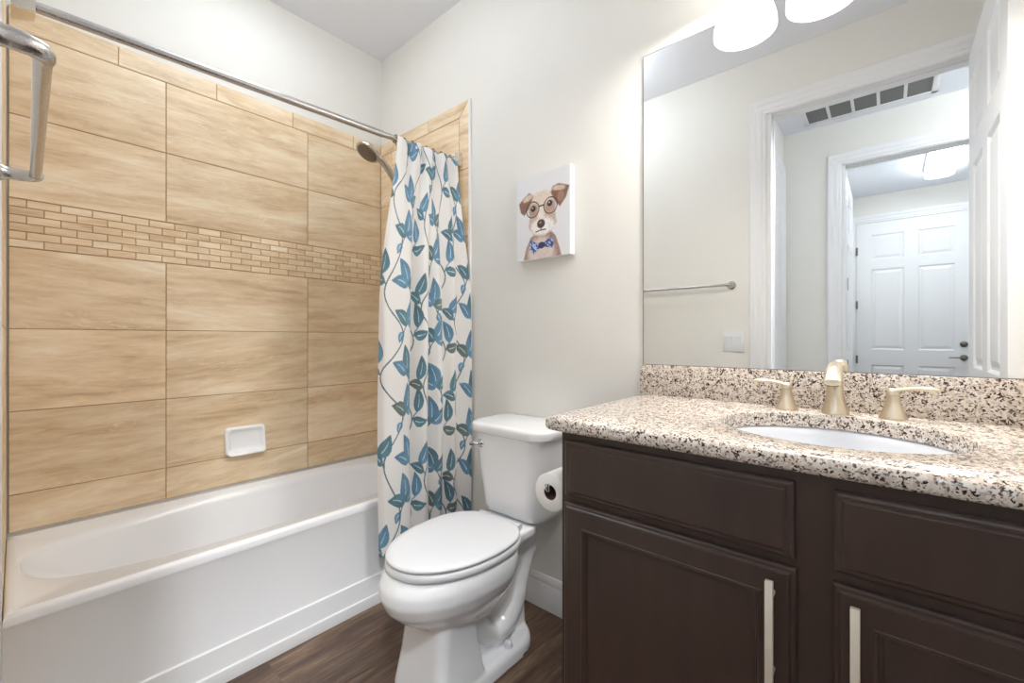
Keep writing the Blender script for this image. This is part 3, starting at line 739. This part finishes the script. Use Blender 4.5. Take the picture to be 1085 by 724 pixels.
# ---------------------------------------------------------------- vanity
XF, XD = 0.897, 0.879                          # face frame, door faces
VY1, VY0, YM = 0.600, YR, 0.0915
def vanity():
    t = thing('vanity_cabinet', (1.17, 0.09, 0), 'dark espresso vanity cabinet with two doors under the granite countertop', 'cabinet')
    bm = B()
    box(bm, (XF + 0.0192, VY1 - 0.018, 0.0), (W - 0.003, VY1, 0.885)); box(bm, (XF + 0.0192, VY0 + 0.001, 0.10), (W - 0.003, VY0 + 0.02, 0.885))
    box(bm, (XF + 0.06, VY0 + 0.02, 0.10), (W - 0.003, VY1 - 0.018, 0.118)); box(bm, (XF + 0.055, VY0 + 0.02, 0), (XF + 0.07, VY1 - 0.018, 0.10))
    # face frame
    box(bm, (XF, VY1 - 0.045, 0.10), (XF + 0.019, VY1 - 0.0005, 0.885)); box(bm, (XF, VY0 + 0.001, 0.10), (XF + 0.019, VY0 + 0.045, 0.885)); box(bm, (XF, YM - 0.04, 0.10), (XF + 0.019, YM + 0.04, 0.885))
    for ya, yb in ((VY0 + 0.045, YM - 0.04), (YM + 0.04, VY1 - 0.045)):
        for a, b in ((0.10, 0.135), (0.70, 0.75), (0.85, 0.885)): box(bm, (XF, ya, a), (XF + 0.019, yb, b))
    obj('body', bm, M['cabinet'], t, False)
    def front(name, y0, y1, z0, z1, kind):
        bm = B()
        def ring(i, d): return [(XD + d, y0 + i, z0 + i), (XD + d, y1 - i, z0 + i), (XD + d, y1 - i, z1 - i), (XD + d, y0 + i, z1 - i)]
        th = XF - XD - 0.0005
        rs = [ring(0, th), ring(0, 0.007), ring(0.003, 0.004), ring(0.0075, 0.004), ring(0.010, 0.0005), ring(0.013, 0)]
        if kind == 'drawer':
            rs = [ring(0, th), ring(0, 0.007), ring(0.003, 0.0045), ring(0.006, 0.0035), ring(0.010, 0.0035), ring(0.013, 0.0005), ring(0.015, 0.0), ring(0.02, 0)]
        else:
            rs += [ring(0.050, 0), ring(0.0515, -0.0015), ring(0.055, -0.0015), ring(0.057, 0.002), ring(0.060, 0.002), ring(0.063, 0.0085), ring(0.068, 0.009)]
        loft(bm, rs); return obj(name, bm, M['cabinet'], t, False)
    front('drawer_front', 0.119, 0.583, 0.737, 0.868, 'drawer'); front('drawer_front', -0.400, 0.064, 0.737, 0.866, 'drawer')
    da = front('door', 0.116, 0.585, 0.122, 0.721, 'door'); db = front('door', -0.402, 0.066, 0.122, 0.718, 'door')
    for dr, yy, zt in ((da, 0.1500, 0.704), (db, 0.0365, 0.704)):
        bm = B(); box(bm, (0.847, yy - 0.006, zt - 0.192), (0.8565, yy + 0.006, zt), 0.0012)
        for zp in (zt - 0.030, zt - 0.162): tube(bm, [(0.856, yy, zp), (XD + 0.0005, yy, zp)], [0.005, 0.005], 14)
        obj('handle', bm, M['bar_metal'], dr, True)
vanity()

def countertop():
    cx_, cy_, ax_, ay_ = 1.152, 0.088, 0.192, 0.212
    y1, y0, x0, x1, zt, th = 0.640, YR + 0.001, 0.867, W - 0.001, 0.922, 0.034
    bm = B(); NN = 128
    def hole(z, g=0.0): return [(cx_ + (ax_ + g) * math.cos(2 * PI * k / NN), cy_ + (ay_ + g) * math.sin(2 * PI * k / NN), z) for k in range(NN)]
    def outer(z, ins):
        a0, a1, b0, b1 = x0 + ins, x1, y0, y1 - ins; r = 0.022; out = []
        for k in range(NN):
            th_ = 2 * PI * k / NN; c, s = math.cos(th_), math.sin(th_)
            tx = ((a1 - cx_) if c > 0 else (a0 - cx_)) / c if abs(c) > 1e-9 else 1e9
            ty = ((b1 - cy_) if s > 0 else (b0 - cy_)) / s if abs(s) > 1e-9 else 1e9
            q = min(tx, ty); x, y = cx_ + c * q, cy_ + s * q
            out.append([x, y, z])
        # snap one vertex to each corner, round the front left corner
        for X, Y in ((a0, b0), (a1, b0), (a1, b1), (a0, b1)):
            i = min(range(NN), key=lambda k: (out[k][0] - X) ** 2 + (out[k][1] - Y) ** 2)
            out[i][0], out[i][1] = X, Y
        for p in out:
            qx, qy = a0 + r, b1 - r
            if p[0] < qx and p[1] > qy:
                d = Vector((p[0] - qx, p[1] - qy)); d = d.normalized() * r; p[0], p[1] = qx + d.x, qy + d.y
        return [tuple(p) for p in out]
    zb = zt - th
    prof = [(zb, 0.012), (zb + 0.002, 0.006), (zb + 0.008, 0.001), (zb + 0.016, 0.0), (zb + 0.024, 0.001), (zb + 0.030, 0.005), (zt - 0.001, 0.011), (zt, 0.016)]
    rings = [hole(zb)] + [outer(z, i) for z, i in prof] + [hole(zt, 0.003), hole(zt - 0.001, 0.0008), hole(zt - 0.004, 0.0), hole(zb)]
    vs = [[bm.verts.new(p) for p in r] for r in rings[:-1]]; vs.append(vs[0])
    for a, b in zip(vs[:-1], vs[1:]):
        for i in range(NN):
            j = (i + 1) % NN; bm.faces.new((a[i], a[j], b[j], b[i]))
    tag(obj('countertop', bm, M['granite'], None, True, 50), 'speckled beige granite countertop on the dark vanity', 'countertop')
    bm = B(); box(bm, (W - 0.021, y0, zt + 0.0003), (W - 0.001, 0.645, zt + 0.101), 0.0015)
    tag(obj('backsplash', bm, M['granite'], None, True), 'speckled granite backsplash strip along the wall under the mirror', 'backsplash')
    # sink
    s = thing('sink', (cx_, cy_, 0.74), 'white oval undermount sink set into the granite countertop', 'sink')
    bm = B()
    def rg(k, z): return [(cx_ + ax_ * k[0] * math.cos(2 * PI * i / 72), cy_ + ay_ * k[1] * math.sin(2 * PI * i / 72), z) for i in range(72)]
    loft(bm, [rg((1.10, 1.09), 0.876), rg((1.10, 1.09), 0.8875), rg((1.03, 1.03), 0.8875), rg((1.005, 1.005), 0.884), rg((0.97, 0.97), 0.868), rg((0.90, 0.91), 0.83), rg((0.76, 0.78), 0.785), rg((0.52, 0.54), 0.757), rg((0.2, 0.2), 0.750), rg((0.1, 0.1), 0.748)], False, True)
    o = obj('basin', bm, M['sink'], s, True, 60); sm = o.modifiers.new('thick', 'SOLIDIFY'); sm.thickness = -0.006; sm.offset = 1
    bm = B(); lathe(bm, [(0.021, 0.0), (0.023, 0.003), (0.017, 0.005), (0.016, 0.003)], (cx_, cy_, 0.7495)); obj('drain', bm, M['bronze'], s)
countertop()

def faucet():
    z = 0.9222; xs = 1.376
    t = thing('faucet', (xs, 0.099, z), 'champagne bronze faucet with two lever handles on the granite countertop', 'faucet')
    # spout: flared foot, tapering column, hooded outlet leaning to the basin
    bm = B()
    path = [(xs, 0.099, z), (xs, 0.099, z + 0.006), (xs, 0.099, z + 0.014), (xs - 0.001, 0.099, z + 0.03), (xs - 0.002, 0.099, z + 0.055), (xs - 0.002, 0.099, z + 0.085), (xs - 0.002, 0.099, z + 0.105), (xs - 0.002, 0.099, z + 0.120), (xs - 0.004, 0.099, z + 0.1275), (xs - 0.005, 0.099, z + 0.1295)]
    tube(bm, path, [0.0285, 0.0290, 0.0265, 0.0215, 0.0180, 0.0165, 0.0165, 0.0160, 0.0125, 0.006], 32)
    hood = []
    for x, zc, hw, hh in ((xs + 0.010, z + 0.111, 0.010, 0.010), (xs + 0.004, z + 0.112, 0.0155, 0.016), (xs - 0.012, z + 0.111, 0.0175, 0.0185), (xs - 0.035, z + 0.103, 0.0185, 0.017), (xs - 0.060, z + 0.092, 0.0185, 0.0125), (xs - 0.074, z + 0.085, 0.0178, 0.009), (xs - 0.077, z + 0.0835, 0.0165, 0.007)):
        hood.append([(x - 0.25 * hh * math.sin(2 * PI * k / 28), 0.099 + hw * math.cos(2 * PI * k / 28), zc + hh * math.sin(2 * PI * k / 28)) for k in range(28)])
    loft(bm, hood)
    sp = obj('spout', bm, M['bronze'], t, True, 60)
    bm = B(); tube(bm, [(xs - 0.056, 0.099, z + 0.086), (xs - 0.057, 0.099, z + 0.0735)], [0.0115, 0.0115], 20); obj('aerator', bm, M['dark_nickel'], sp)
    for yy, s, xh in ((0.2035, 1, xs + 0.000), (-0.0105, -1, xs + 0.002)):
        bm = B()
        lathe(bm, [(0.0255, 0), (0.0265, 0.003), (0.0255, 0.007), (0.019, 0.020), (0.0145, 0.036), (0.0125, 0.050), (0.0125, 0.0555)], (xh, yy, z))
        h = obj('handle_base', bm, M['bronze'], t, True, 50)
        bm = B(); lathe(bm, [(0.012, 0.0565), (0.0128, 0.060), (0.0115, 0.068), (0.007, 0.0725), (0.002, 0.0735)], (xh, yy, z))
        tube(bm, spline([(xh, yy - s * 0.004, z + 0.064), (xh - 0.004, yy + s * 0.014, z + 0.0705), (xh - 0.010, yy + s * 0.036, z + 0.0745), (xh - 0.016, yy + s * 0.058, z + 0.0755), (xh - 0.021, yy + s * 0.078, z + 0.0745)], 6),
             [0.0085] * 4 + [0.0075] * 5 + [0.0082] * 6 + [0.0092] * 6 + [0.0078, 0.0065, 0.0045, 0.002], 16, 0.62)
        obj('lever', bm, M['bronze'], h, True, 60)
faucet()

# ---------------------------------------------------------------- mirror and vanity light
def mirror():
    t = thing('mirror', (W, 0.1, 1.024), 'large frameless wall mirror above the granite backsplash', 'mirror')
    y0, y1, z0, z1 = YR + 0.001, 0.6385, 1.0245, 2.090
    bm = B(); loft(bm, [[(W - 0.006, y0, z0), (W - 0.006, y1, z0), (W - 0.006, y1, z1), (W - 0.006, y0, z1)], [(W - 0.0058, y0, z0), (W - 0.0058, y1, z0), (W - 0.0058, y1, z1), (W - 0.0058, y0, z1)]])
    obj('mirror_glass', bm, M['mirror'], t, False)
    bm = B(); e = 0.0018
    box(bm, (W - 0.0057, y0, z0 - e), (W - 0.0005, y1 + e, z1 + e)); obj('backing', bm, M['rubber'], t, False)
mirror()

vl = thing('vanity_light', (W, 0.143, 2.26), 'vanity light fixture above the mirror, its round lit shades reflected in the mirror top', 'wall lamp')
LZB = 2.146
bm = B(); box(bm, (W - 0.022, -0.10, 2.285), (W - 0.0005, 0.386, 2.375), 0.006); obj('backplate', bm, M['nickel'], vl)
for yy in (0.363, 0.149, -0.065):
    lx = W - 0.190
    bm = B(); tube(bm, spline([(W - 0.02, yy, 2.33), (W - 0.10, yy, 2.35), (lx, yy, 2.325), (lx, yy, 2.272)], 6), 0.009, 14); lathe(bm, [(0.024, 2.250), (0.026, 2.262), (0.018, 2.280), (0.009, 2.284)], (lx, yy, 0)); obj('arm', bm, M['nickel'], vl)
    bm = B(); prof = [(0.028, 2.252), (0.048, 2.240), (0.072, 2.225), (0.087, 2.200), (0.094, 2.172), (0.095, LZB), (0.092, LZB - 0.001), (0.0865, LZB - 0.001), (0.0855, LZB + 0.004), (0.0855, LZB + 0.014)]
    lathe(bm, prof, (lx, yy, 0)); sh = obj('shade', bm, M['shade'], vl, True, 60)
    bm = B(); lathe(bm, [(0.080, LZB + 0.004), (0.083, LZB + 0.006), (0.0835, LZB + 0.012)], (lx, yy, 0)); obj('diffuser', bm, M['lamp'], sh)
    bm = B(); rp = [(0.0836, LZB + 0.007), (0.0834, LZB + 0.002), (0.0848, LZB + 0.0005), (0.0862, LZB + 0.0015), (0.0862, LZB + 0.007)]
    loft(bm, [[(lx + q * math.cos(2 * PI * k / 48), yy + q * math.sin(2 * PI * k / 48), z) for k in range(48)] for q, z in rp], False, False); obj('retaining_ring', bm, M['trim'], sh)

# ---------------------------------------------------------------- ceiling lamps: unseen fill lamps added for brightness, then the laundry fixture
def fill_globe(x, y, r, mat, label):
    t = thing('ceiling_light', (x, y, H - 0.20), label, 'ceiling lamp')  # globes made here are unseen additions for brightness
    bm = B(); lathe(bm, [(0.06, H - 0.0005), (0.062, H - 0.015), (0.03, H - 0.028), (0.012, H - 0.034), (0.012, H - 0.045), (r * 0.36, H - 0.049), (r * 0.38, H - 0.061)], (x, y, 0)); obj('canopy', bm, M['nickel'], t)
    zc = H - 0.055 - r * 0.8
    bm = B(); lathe(bm, [(r * math.cos(math.radians(a)), zc + 0.85 * r * math.sin(math.radians(a))) for a in range(66, -91, -12)] + [(0.002, zc - 0.85 * r)], (x, y, 0)); obj('globe', bm, M[mat], t, True, 80)
fill_globe(0.58, 1.36, 0.12, 'room_fill', 'added white fill globe on the bathroom ceiling, out of view')  # unseen globe added to lift the bathroom's overall light
fill_globe(-0.66, -1.00, 0.12, 'hall_fill', 'added white fill globe on the hall ceiling, out of view')  # unseen globe added to send more light in from the hall
def fill_downlight(name, x, y, r, mat, label):
    t = thing(name, (x, y, H - 0.012), label, 'ceiling lamp')
    bm = B(); prof = [(r * 1.25, H - 0.0004), (r * 1.25, H - 0.005), (r * 1.05, H - 0.011), (r, H - 0.008), (r, H - 0.0004)]
    rings = [[(x + q * math.cos(2 * PI * k / 40), y + q * math.sin(2 * PI * k / 40), z) for k in range(40)] for q, z in prof]
    loft(bm, rings, False, False); obj('trim_ring', bm, M['trim'], t)
    bm = B(); lathe(bm, [(r * 0.99, H - 0.003), (r * 0.99, H - 0.005), (r * 0.5, H - 0.0065), (0.002, H - 0.007)], (x, y, 0)); obj('lens', bm, M[mat], t)
fill_downlight('added_fill_light', 0.72, 1.84, 0.09, 'tub_fill', 'added round fill light in the ceiling above the bathtub, out of view')  # unseen disc added to brighten the tub and tiles
fill_downlight('added_fill_light', -0.31, -0.47, 0.06, 'hall_fill', 'added small fill disc in the hall ceiling above the unseen spot')  # disc added to house the made-up hall spot
lt = thing('ceiling_light', (-2.62, -0.385, H - 0.08), 'long lit fluorescent fixture on the laundry room ceiling, seen in the mirror', 'ceiling lamp')
bm = B(); box(bm, (-3.06, -0.50, H - 0.03), (-2.16, -0.27, H - 0.0005), 0.004); obj('housing', bm, M['trim'], lt)
bm = B(); quad_prism(bm, [(-0.492, H - 0.031), (-0.485, H - 0.07), (-0.44, H - 0.085), (-0.33, H - 0.085), (-0.285, H - 0.07), (-0.278, H - 0.031)], 'x', -3.05, -2.17)
obj('diffuser', bm, M['laundry_lamp'], lt, True)

# ---------------------------------------------------------------- towel bar, switch, grille
tb = thing('towel_bar', (WC, 1.0, 1.44), 'brushed nickel towel bar on the wall beside the doorway', 'towel bar')
TX, TZ, TA, TB_ = 0.041, 1.441, 0.735, 1.305
bm = B(); tube(bm, [(TX, TA + 0.004, TZ), (TX + 0.005, TB_ - 0.004, TZ)], 0.0085, 24); obj('bar', bm, M['nickel'], tb)
for ya, s, TX in ((TA, 1, TX), (TB_, -1, TX + 0.005)):
    bm = B()
    tube(bm, spline([(WC + 0.0003, ya - s * 0.012, TZ), (WC + 0.006, ya - s * 0.012, TZ), (0.012, ya - s * 0.0115, TZ), (0.030, ya - s * 0.009, TZ), (TX - 0.001, ya, TZ), (TX + 0.001, ya + s * 0.013, TZ)], 5),
         [0.026] * 5 + [0.025, 0.0195, 0.0165, 0.0145, 0.013] + [0.0118] * 5 + [0.0112] * 5 + [0.0105] * 5 + [0.0098], 22)
    obj('post', bm, M['nickel'], tb, True, 60)

sw = thing('light_switch', (WC, 0.711, 1.033), 'white double rocker light switch plate beside the doorway, seen in the mirror', 'light switch')
bm = B(); box(bm, (WC + 0.0002, 0.653, 1.033), (WC + 0.007, 0.770, 1.160), 0.002); obj('plate', bm, M['plastic'], sw)
for yc in (0.734, 0.689):
    bm = B(); quad_prism(bm, [(WC + 0.006, 1.063), (WC + 0.0078, 1.063), (WC + 0.0085, 1.085), (WC + 0.0135, 1.1285), (WC + 0.006, 1.130)], 'y', yc - 0.0165, yc + 0.0165)
    obj('rocker', bm, M['plastic'], sw)

gr = thing('air_grille', (-1.02, 0.12, H - 0.012), 'white five-section return air grille on the hall ceiling, seen in the mirror', 'vent')
gx0, gx1, gy0, gy1 = -1.165, -0.875, -0.255, 0.485
bm = B(); n = 5; m = 0.032; bar = 0.018
cw = (gy1 - gy0 - 2 * m - (n - 1) * bar) / n
box(bm, (gx0, gy0, H - 0.012), (gx0 + m, gy1, H - 0.0005), 0.002); box(bm, (gx1 - m, gy0, H - 0.012), (gx1, gy1, H - 0.0005), 0.002)
box(bm, (gx0, gy0, H - 0.012), (gx1, gy0 + m, H - 0.0005), 0.002); box(bm, (gx0, gy1 - m, H - 0.012), (gx1, gy1, H - 0.0005), 0.002)
for k in range(n - 1):
    ya = gy0 + m + cw * (k + 1) + bar * k; box(bm, (gx0 + m * 0.8, ya, H - 0.011), (gx1 - m * 0.8, ya + bar, H - 0.0005))
obj('frame', bm, M['trim'], gr)
for k in range(n):
    ya = gy0 + m + (cw + bar) * k; bm = B()
    box(bm, (gx0 + m, ya, H - 0.006), (gx1 - m, ya + cw, H - 0.001)); obj('filter_panel', bm, M['grille_dark'], gr, False)

# ---------------------------------------------------------------- toilet paper
RY, RZ = 0.680, 0.700
bm = B()
def rr_(r, x): return [(x, RY + r * math.cos(2 * PI * k / 48), RZ + r * math.sin(2 * PI * k / 48)) for k in range(48)]
rg = [rr_(0.020, 0.957), rr_(0.049, 0.957), rr_(0.0505, 0.9585), rr_(0.0505, 1.056), rr_(0.049, 1.0575), rr_(0.020, 1.0575)]
loft(bm, rg, False, False)
tp = obj('toilet_paper', bm, M['paper'], None, True, 50); tag(tp, 'white toilet paper roll hanging on the side of the dark vanity', 'toilet paper')
bm = B(); loft(bm, [rr_(0.0199, 0.9572), rr_(0.0199, 1.0573), rr_(0.0185, 1.0573), rr_(0.0185, 0.9572), rr_(0.0199, 0.9572)], False, False); obj('cardboard_tube', bm, M['core'], tp)
th_ = thing('paper_holder', (1.10, VY1 + 0.001, RZ), 'chrome holder carrying the toilet paper roll beside the vanity', 'paper holder')
bm = B(); lathe(bm, [(0.026, 0), (0.026, 0.006), (0.014, 0.012), (0.010, 0.016)], (1.085, VY1 - 0.002, RZ + 0.0110), 'Y', 24); obj('flange', bm, M['chrome'], th_)
bm = B(); tube(bm, spline([(1.085, VY1 + 0.012, RZ + 0.0110), (1.085, RY - 0.02, RZ + 0.0110), (1.078, RY - 0.003, RZ + 0.0110), (1.06, RY, RZ + 0.0110), (0.98, RY, RZ + 0.0110), (0.950, RY, RZ + 0.010), (0.944, RY, RZ + 0.020), (0.944, RY + 0.001, RZ + 0.026)], 6), 0.0065, 14); obj('arm', bm, M['chrome'], th_)

# ---------------------------------------------------------------- canvas print of a dog
def dog_image(nu, nv, wm, hm):
    u = np.linspace(0, 1, nu)[None, :].repeat(nv, 0); v = np.linspace(0, 1, nv)[:, None].repeat(nu, 1)
    X, Y = u * wm, v * hm
    rs = np.random.RandomState(3)
    def smooth_noise(n, seed):
        r = np.random.RandomState(seed).rand(n + 2, n + 2); a = u * n; b = v * n; i, j = a.astype(int), b.astype(int); fa, fb = a - i, b - j
        return (r[j, i] * (1 - fa) + r[j, i + 1] * fa) * (1 - fb) + (r[j + 1, i] * (1 - fa) + r[j + 1, i + 1] * fa) * fb
    nz = smooth_noise(24, 1); nf = smooth_noise(60, 2)
    img = np.empty((nv, nu, 3)); img[:] = srgb(226, 226, 229)[:3]
    C_ = lambda *c: np.array(srgb(*c)[:3])
    def blend(mask, col, a=1.0):
        m = (np.clip(mask, 0, 1) * a)[..., None]; img[:] = img * (1 - m) + col * m
    def ell(cu, cv, ru, rv, rot=0.0, soft=0.12, jit=0.10):
        dx, dy = (u - cu) * wm, (v - cv) * hm; c, s = math.cos(rot), math.sin(rot)
        a, b = (dx * c + dy * s) / (ru * wm), (-dx * s + dy * c) / (rv * hm)
        return (1 - np.hypot(a, b) + (nf - 0.5) * jit) / soft + 0.5
    def poly(pts, soft=0.006):
        d = np.full_like(u, 1e9); ins = np.zeros_like(u, bool); P = [(a * wm, b * hm) for a, b in pts]
        for (x0, y0), (x1, y1) in zip(P, P[1:] + P[:1]):
            l2 = (x1 - x0) ** 2 + (y1 - y0) ** 2; t = np.clip(((X - x0) * (x1 - x0) + (Y - y0) * (y1 - y0)) / l2, 0, 1)
            d = np.minimum(d, np.hypot(X - x0 - t * (x1 - x0), Y - y0 - t * (y1 - y0)))
            ins ^= ((y0 > Y) != (y1 > Y)) & (X < (x1 - x0) * (Y - y0) / (y1 - y0 + 1e-12) + x0)
        return np.where(ins, d, -d) / soft + 0.5
    def ringm(cu, cv, r, w): return (w - np.abs(np.hypot((u - cu) * wm, (v - cv) * hm) - r)) / 0.0012 + 0.5
    # body
    blend(poly([(0.13, 1.02), (0.19, 0.86), (0.28, 0.74), (0.44, 0.70), (0.62, 0.68), (0.74, 0.76), (0.80, 0.88), (0.86, 1.02)]), C_(150, 116, 98), 0.95)
    blend(ell(0.48, 0.95, 0.25, 0.20, 0, 0.4), C_(222, 206, 198), 0.9); blend(nz - 0.25, C_(226, 226, 229), 0.0)
    # head
    blend(poly([(0.24, 0.36), (0.33, 0.27), (0.52, 0.225), (0.68, 0.26), (0.75, 0.36), (0.74, 0.50), (0.76, 0.62), (0.66, 0.71), (0.48, 0.755), (0.33, 0.72), (0.235, 0.62), (0.26, 0.50)]), C_(198, 174, 158))
    blend(ell(0.50, 0.30, 0.20, 0.08, 0, 0.5), C_(222, 205, 192)); blend(ell(0.50, 0.63, 0.22, 0.10, 0, 0.35), C_(236, 232, 230)); blend(ell(0.47, 0.50, 0.07, 0.13, 0, 0.5), C_(232, 220, 212))
    blend(ell(0.33, 0.43, 0.09, 0.07, 0, 0.5), C_(168, 134, 112), 0.8); blend(ell(0.64, 0.42, 0.09, 0.07, 0, 0.5), C_(168, 134, 112), 0.8)
    # ears
    blend(poly([(0.33, 0.255), (0.25, 0.205), (0.14, 0.25), (0.04, 0.31), (0.075, 0.42), (0.15, 0.465), (0.23, 0.40)]), C_(132, 92, 74)); blend(ell(0.22, 0.265, 0.10, 0.035, -0.35, 0.4), C_(214, 192, 176))
    blend(poly([(0.66, 0.27), (0.69, 0.20), (0.80, 0.185), (0.99, 0.24), (0.93, 0.36), (0.82, 0.45), (0.76, 0.40)]), C_(126, 86, 68)); blend(ell(0.80, 0.235, 0.12, 0.03, 0.15, 0.4), C_(206, 180, 162))
    blend(ell(0.84, 0.33, 0.06, 0.06, 0, 0.6), C_(170, 134, 112), 0.7)
    # eyes and spectacles
    for cu, cv in ((0.325, 0.405), (0.640, 0.385)): blend(ell(cu, cv, 0.048, 0.036, 0, 0.2, 0), C_(40, 26, 20)); blend(ell(cu - 0.012, cv - 0.01, 0.012, 0.008, 0, 0.4, 0), C_(230, 225, 220))
    for cu, cv in ((0.315, 0.415), (0.650, 0.410)): blend(ringm(cu, cv, 0.0325, 0.0022), C_(44, 34, 34))
    blend(poly([(0.43, 0.385), (0.535, 0.378), (0.535, 0.395), (0.43, 0.402)], 0.002), C_(44, 34, 34))
    # nose and mouth
    blend(ell(0.475, 0.60, 0.075, 0.052, 0, 0.2, 0), C_(66, 44, 38)); blend(ell(0.465, 0.585, 0.025, 0.014, 0, 0.5, 0), C_(150, 126, 118))
    for a, b in (((0.475, 0.64), (0.475, 0.672)), ((0.475, 0.672), (0.37, 0.688)), ((0.475, 0.672), (0.57, 0.676))):
        p, q = np.array(a), np.array(b); n = np.array((-(q - p)[1], (q - p)[0])); n = n / np.linalg.norm(n) * 0.007
        blend(poly([tuple(p - n), tuple(q - n), tuple(q + n), tuple(p + n)], 0.002), C_(74, 50, 44))
    # bow tie
    for pts in ([(0.47, 0.84), (0.27, 0.775), (0.25, 0.87), (0.33, 0.945), (0.47, 0.87)], [(0.50, 0.84), (0.67, 0.76), (0.71, 0.85), (0.68, 0.90), (0.50, 0.87)]):
        blend(poly(pts, 0.003), C_(74, 92, 160)); 
    tiem = (poly([(0.47, 0.84), (0.27, 0.775), (0.25, 0.87), (0.33, 0.945), (0.47, 0.87)], 0.003) > 0.5) | (poly([(0.50, 0.84), (0.67, 0.76), (0.71, 0.85), (0.68, 0.90), (0.50, 0.87)], 0.003) > 0.5)
    blend(((nf - 0.55) * 8) * tiem, C_(190, 205, 235), 0.8); blend(((0.42 - nf) * 8) * tiem, C_(36, 48, 110), 0.8)
    blend(ell(0.485, 0.852, 0.065, 0.04, 0, 0.2, 0), C_(34, 40, 84))
    sel = (np.abs(img - np.array(srgb(226, 226, 229)[:3])).sum(-1) > 0.02)
    img[sel] *= (0.88 + 0.24 * nf[sel])[:, None]
    return np.clip(img, 0, 1)
def canvas():
    y0, y1, z0, z1, th = 0.925, 1.194, 1.442, 1.792, 0.030
    nu, nv = 190, 250; xf = W - th
    img = dog_image(nu, nv, y1 - y0, z1 - z0)
    Yc = np.linspace(y1, y0, nu); Zc = np.linspace(z1, z0, nv)
    co = np.stack([np.full((nv, nu), xf), Yc[None].repeat(nv, 0), Zc[:, None].repeat(nu, 1)], -1).reshape(-1, 3)
    i = np.arange(nv - 1)[:, None] * nu + np.arange(nu - 1)[None]
    q = np.stack([i, i + nu, i + nu + 1, i + 1], -1).reshape(-1, 4).tolist()
    cols = img.reshape(-1, 3); bx = []
    e = 0.0015
    wcol = np.array([srgb(238, 238, 238)[:3]] * 8)
    bx = [(xf, y1, z1), (xf, y0, z1), (xf, y0, z0), (xf, y1, z0), (W - 0.0005, y1, z1), (W - 0.0005, y0, z1), (W - 0.0005, y0, z0), (W - 0.0005, y1, z0)]
    n0 = len(co); co = np.concatenate([co, np.array(bx)]); cols = np.concatenate([cols, wcol])
    for a, b in ((0, 1), (1, 2), (2, 3), (3, 0)): q.append([n0 + a, n0 + b, n0 + b + 4, n0 + a + 4])
    q.append([n0 + 4, n0 + 5, n0 + 6, n0 + 7])
    org = Vector((W, (y0 + y1) / 2, z0))
    me = bpy.data.meshes.new('canvas_picture'); me.from_pydata((co - np.array(org)).tolist(), [], q)
    ca = me.attributes.new('print', 'FLOAT_COLOR', 'POINT'); ca.data.foreach_set('color', np.concatenate([cols, np.ones((len(cols), 1))], -1).astype(np.float32).ravel())
    me.materials.append(M['canvas'])
    o = bpy.data.objects.new('canvas_picture', me); COL.objects.link(o); o.location = org
    tag(o, 'small canvas picture of a dog in round glasses and bow tie above the toilet', 'picture')
canvas()
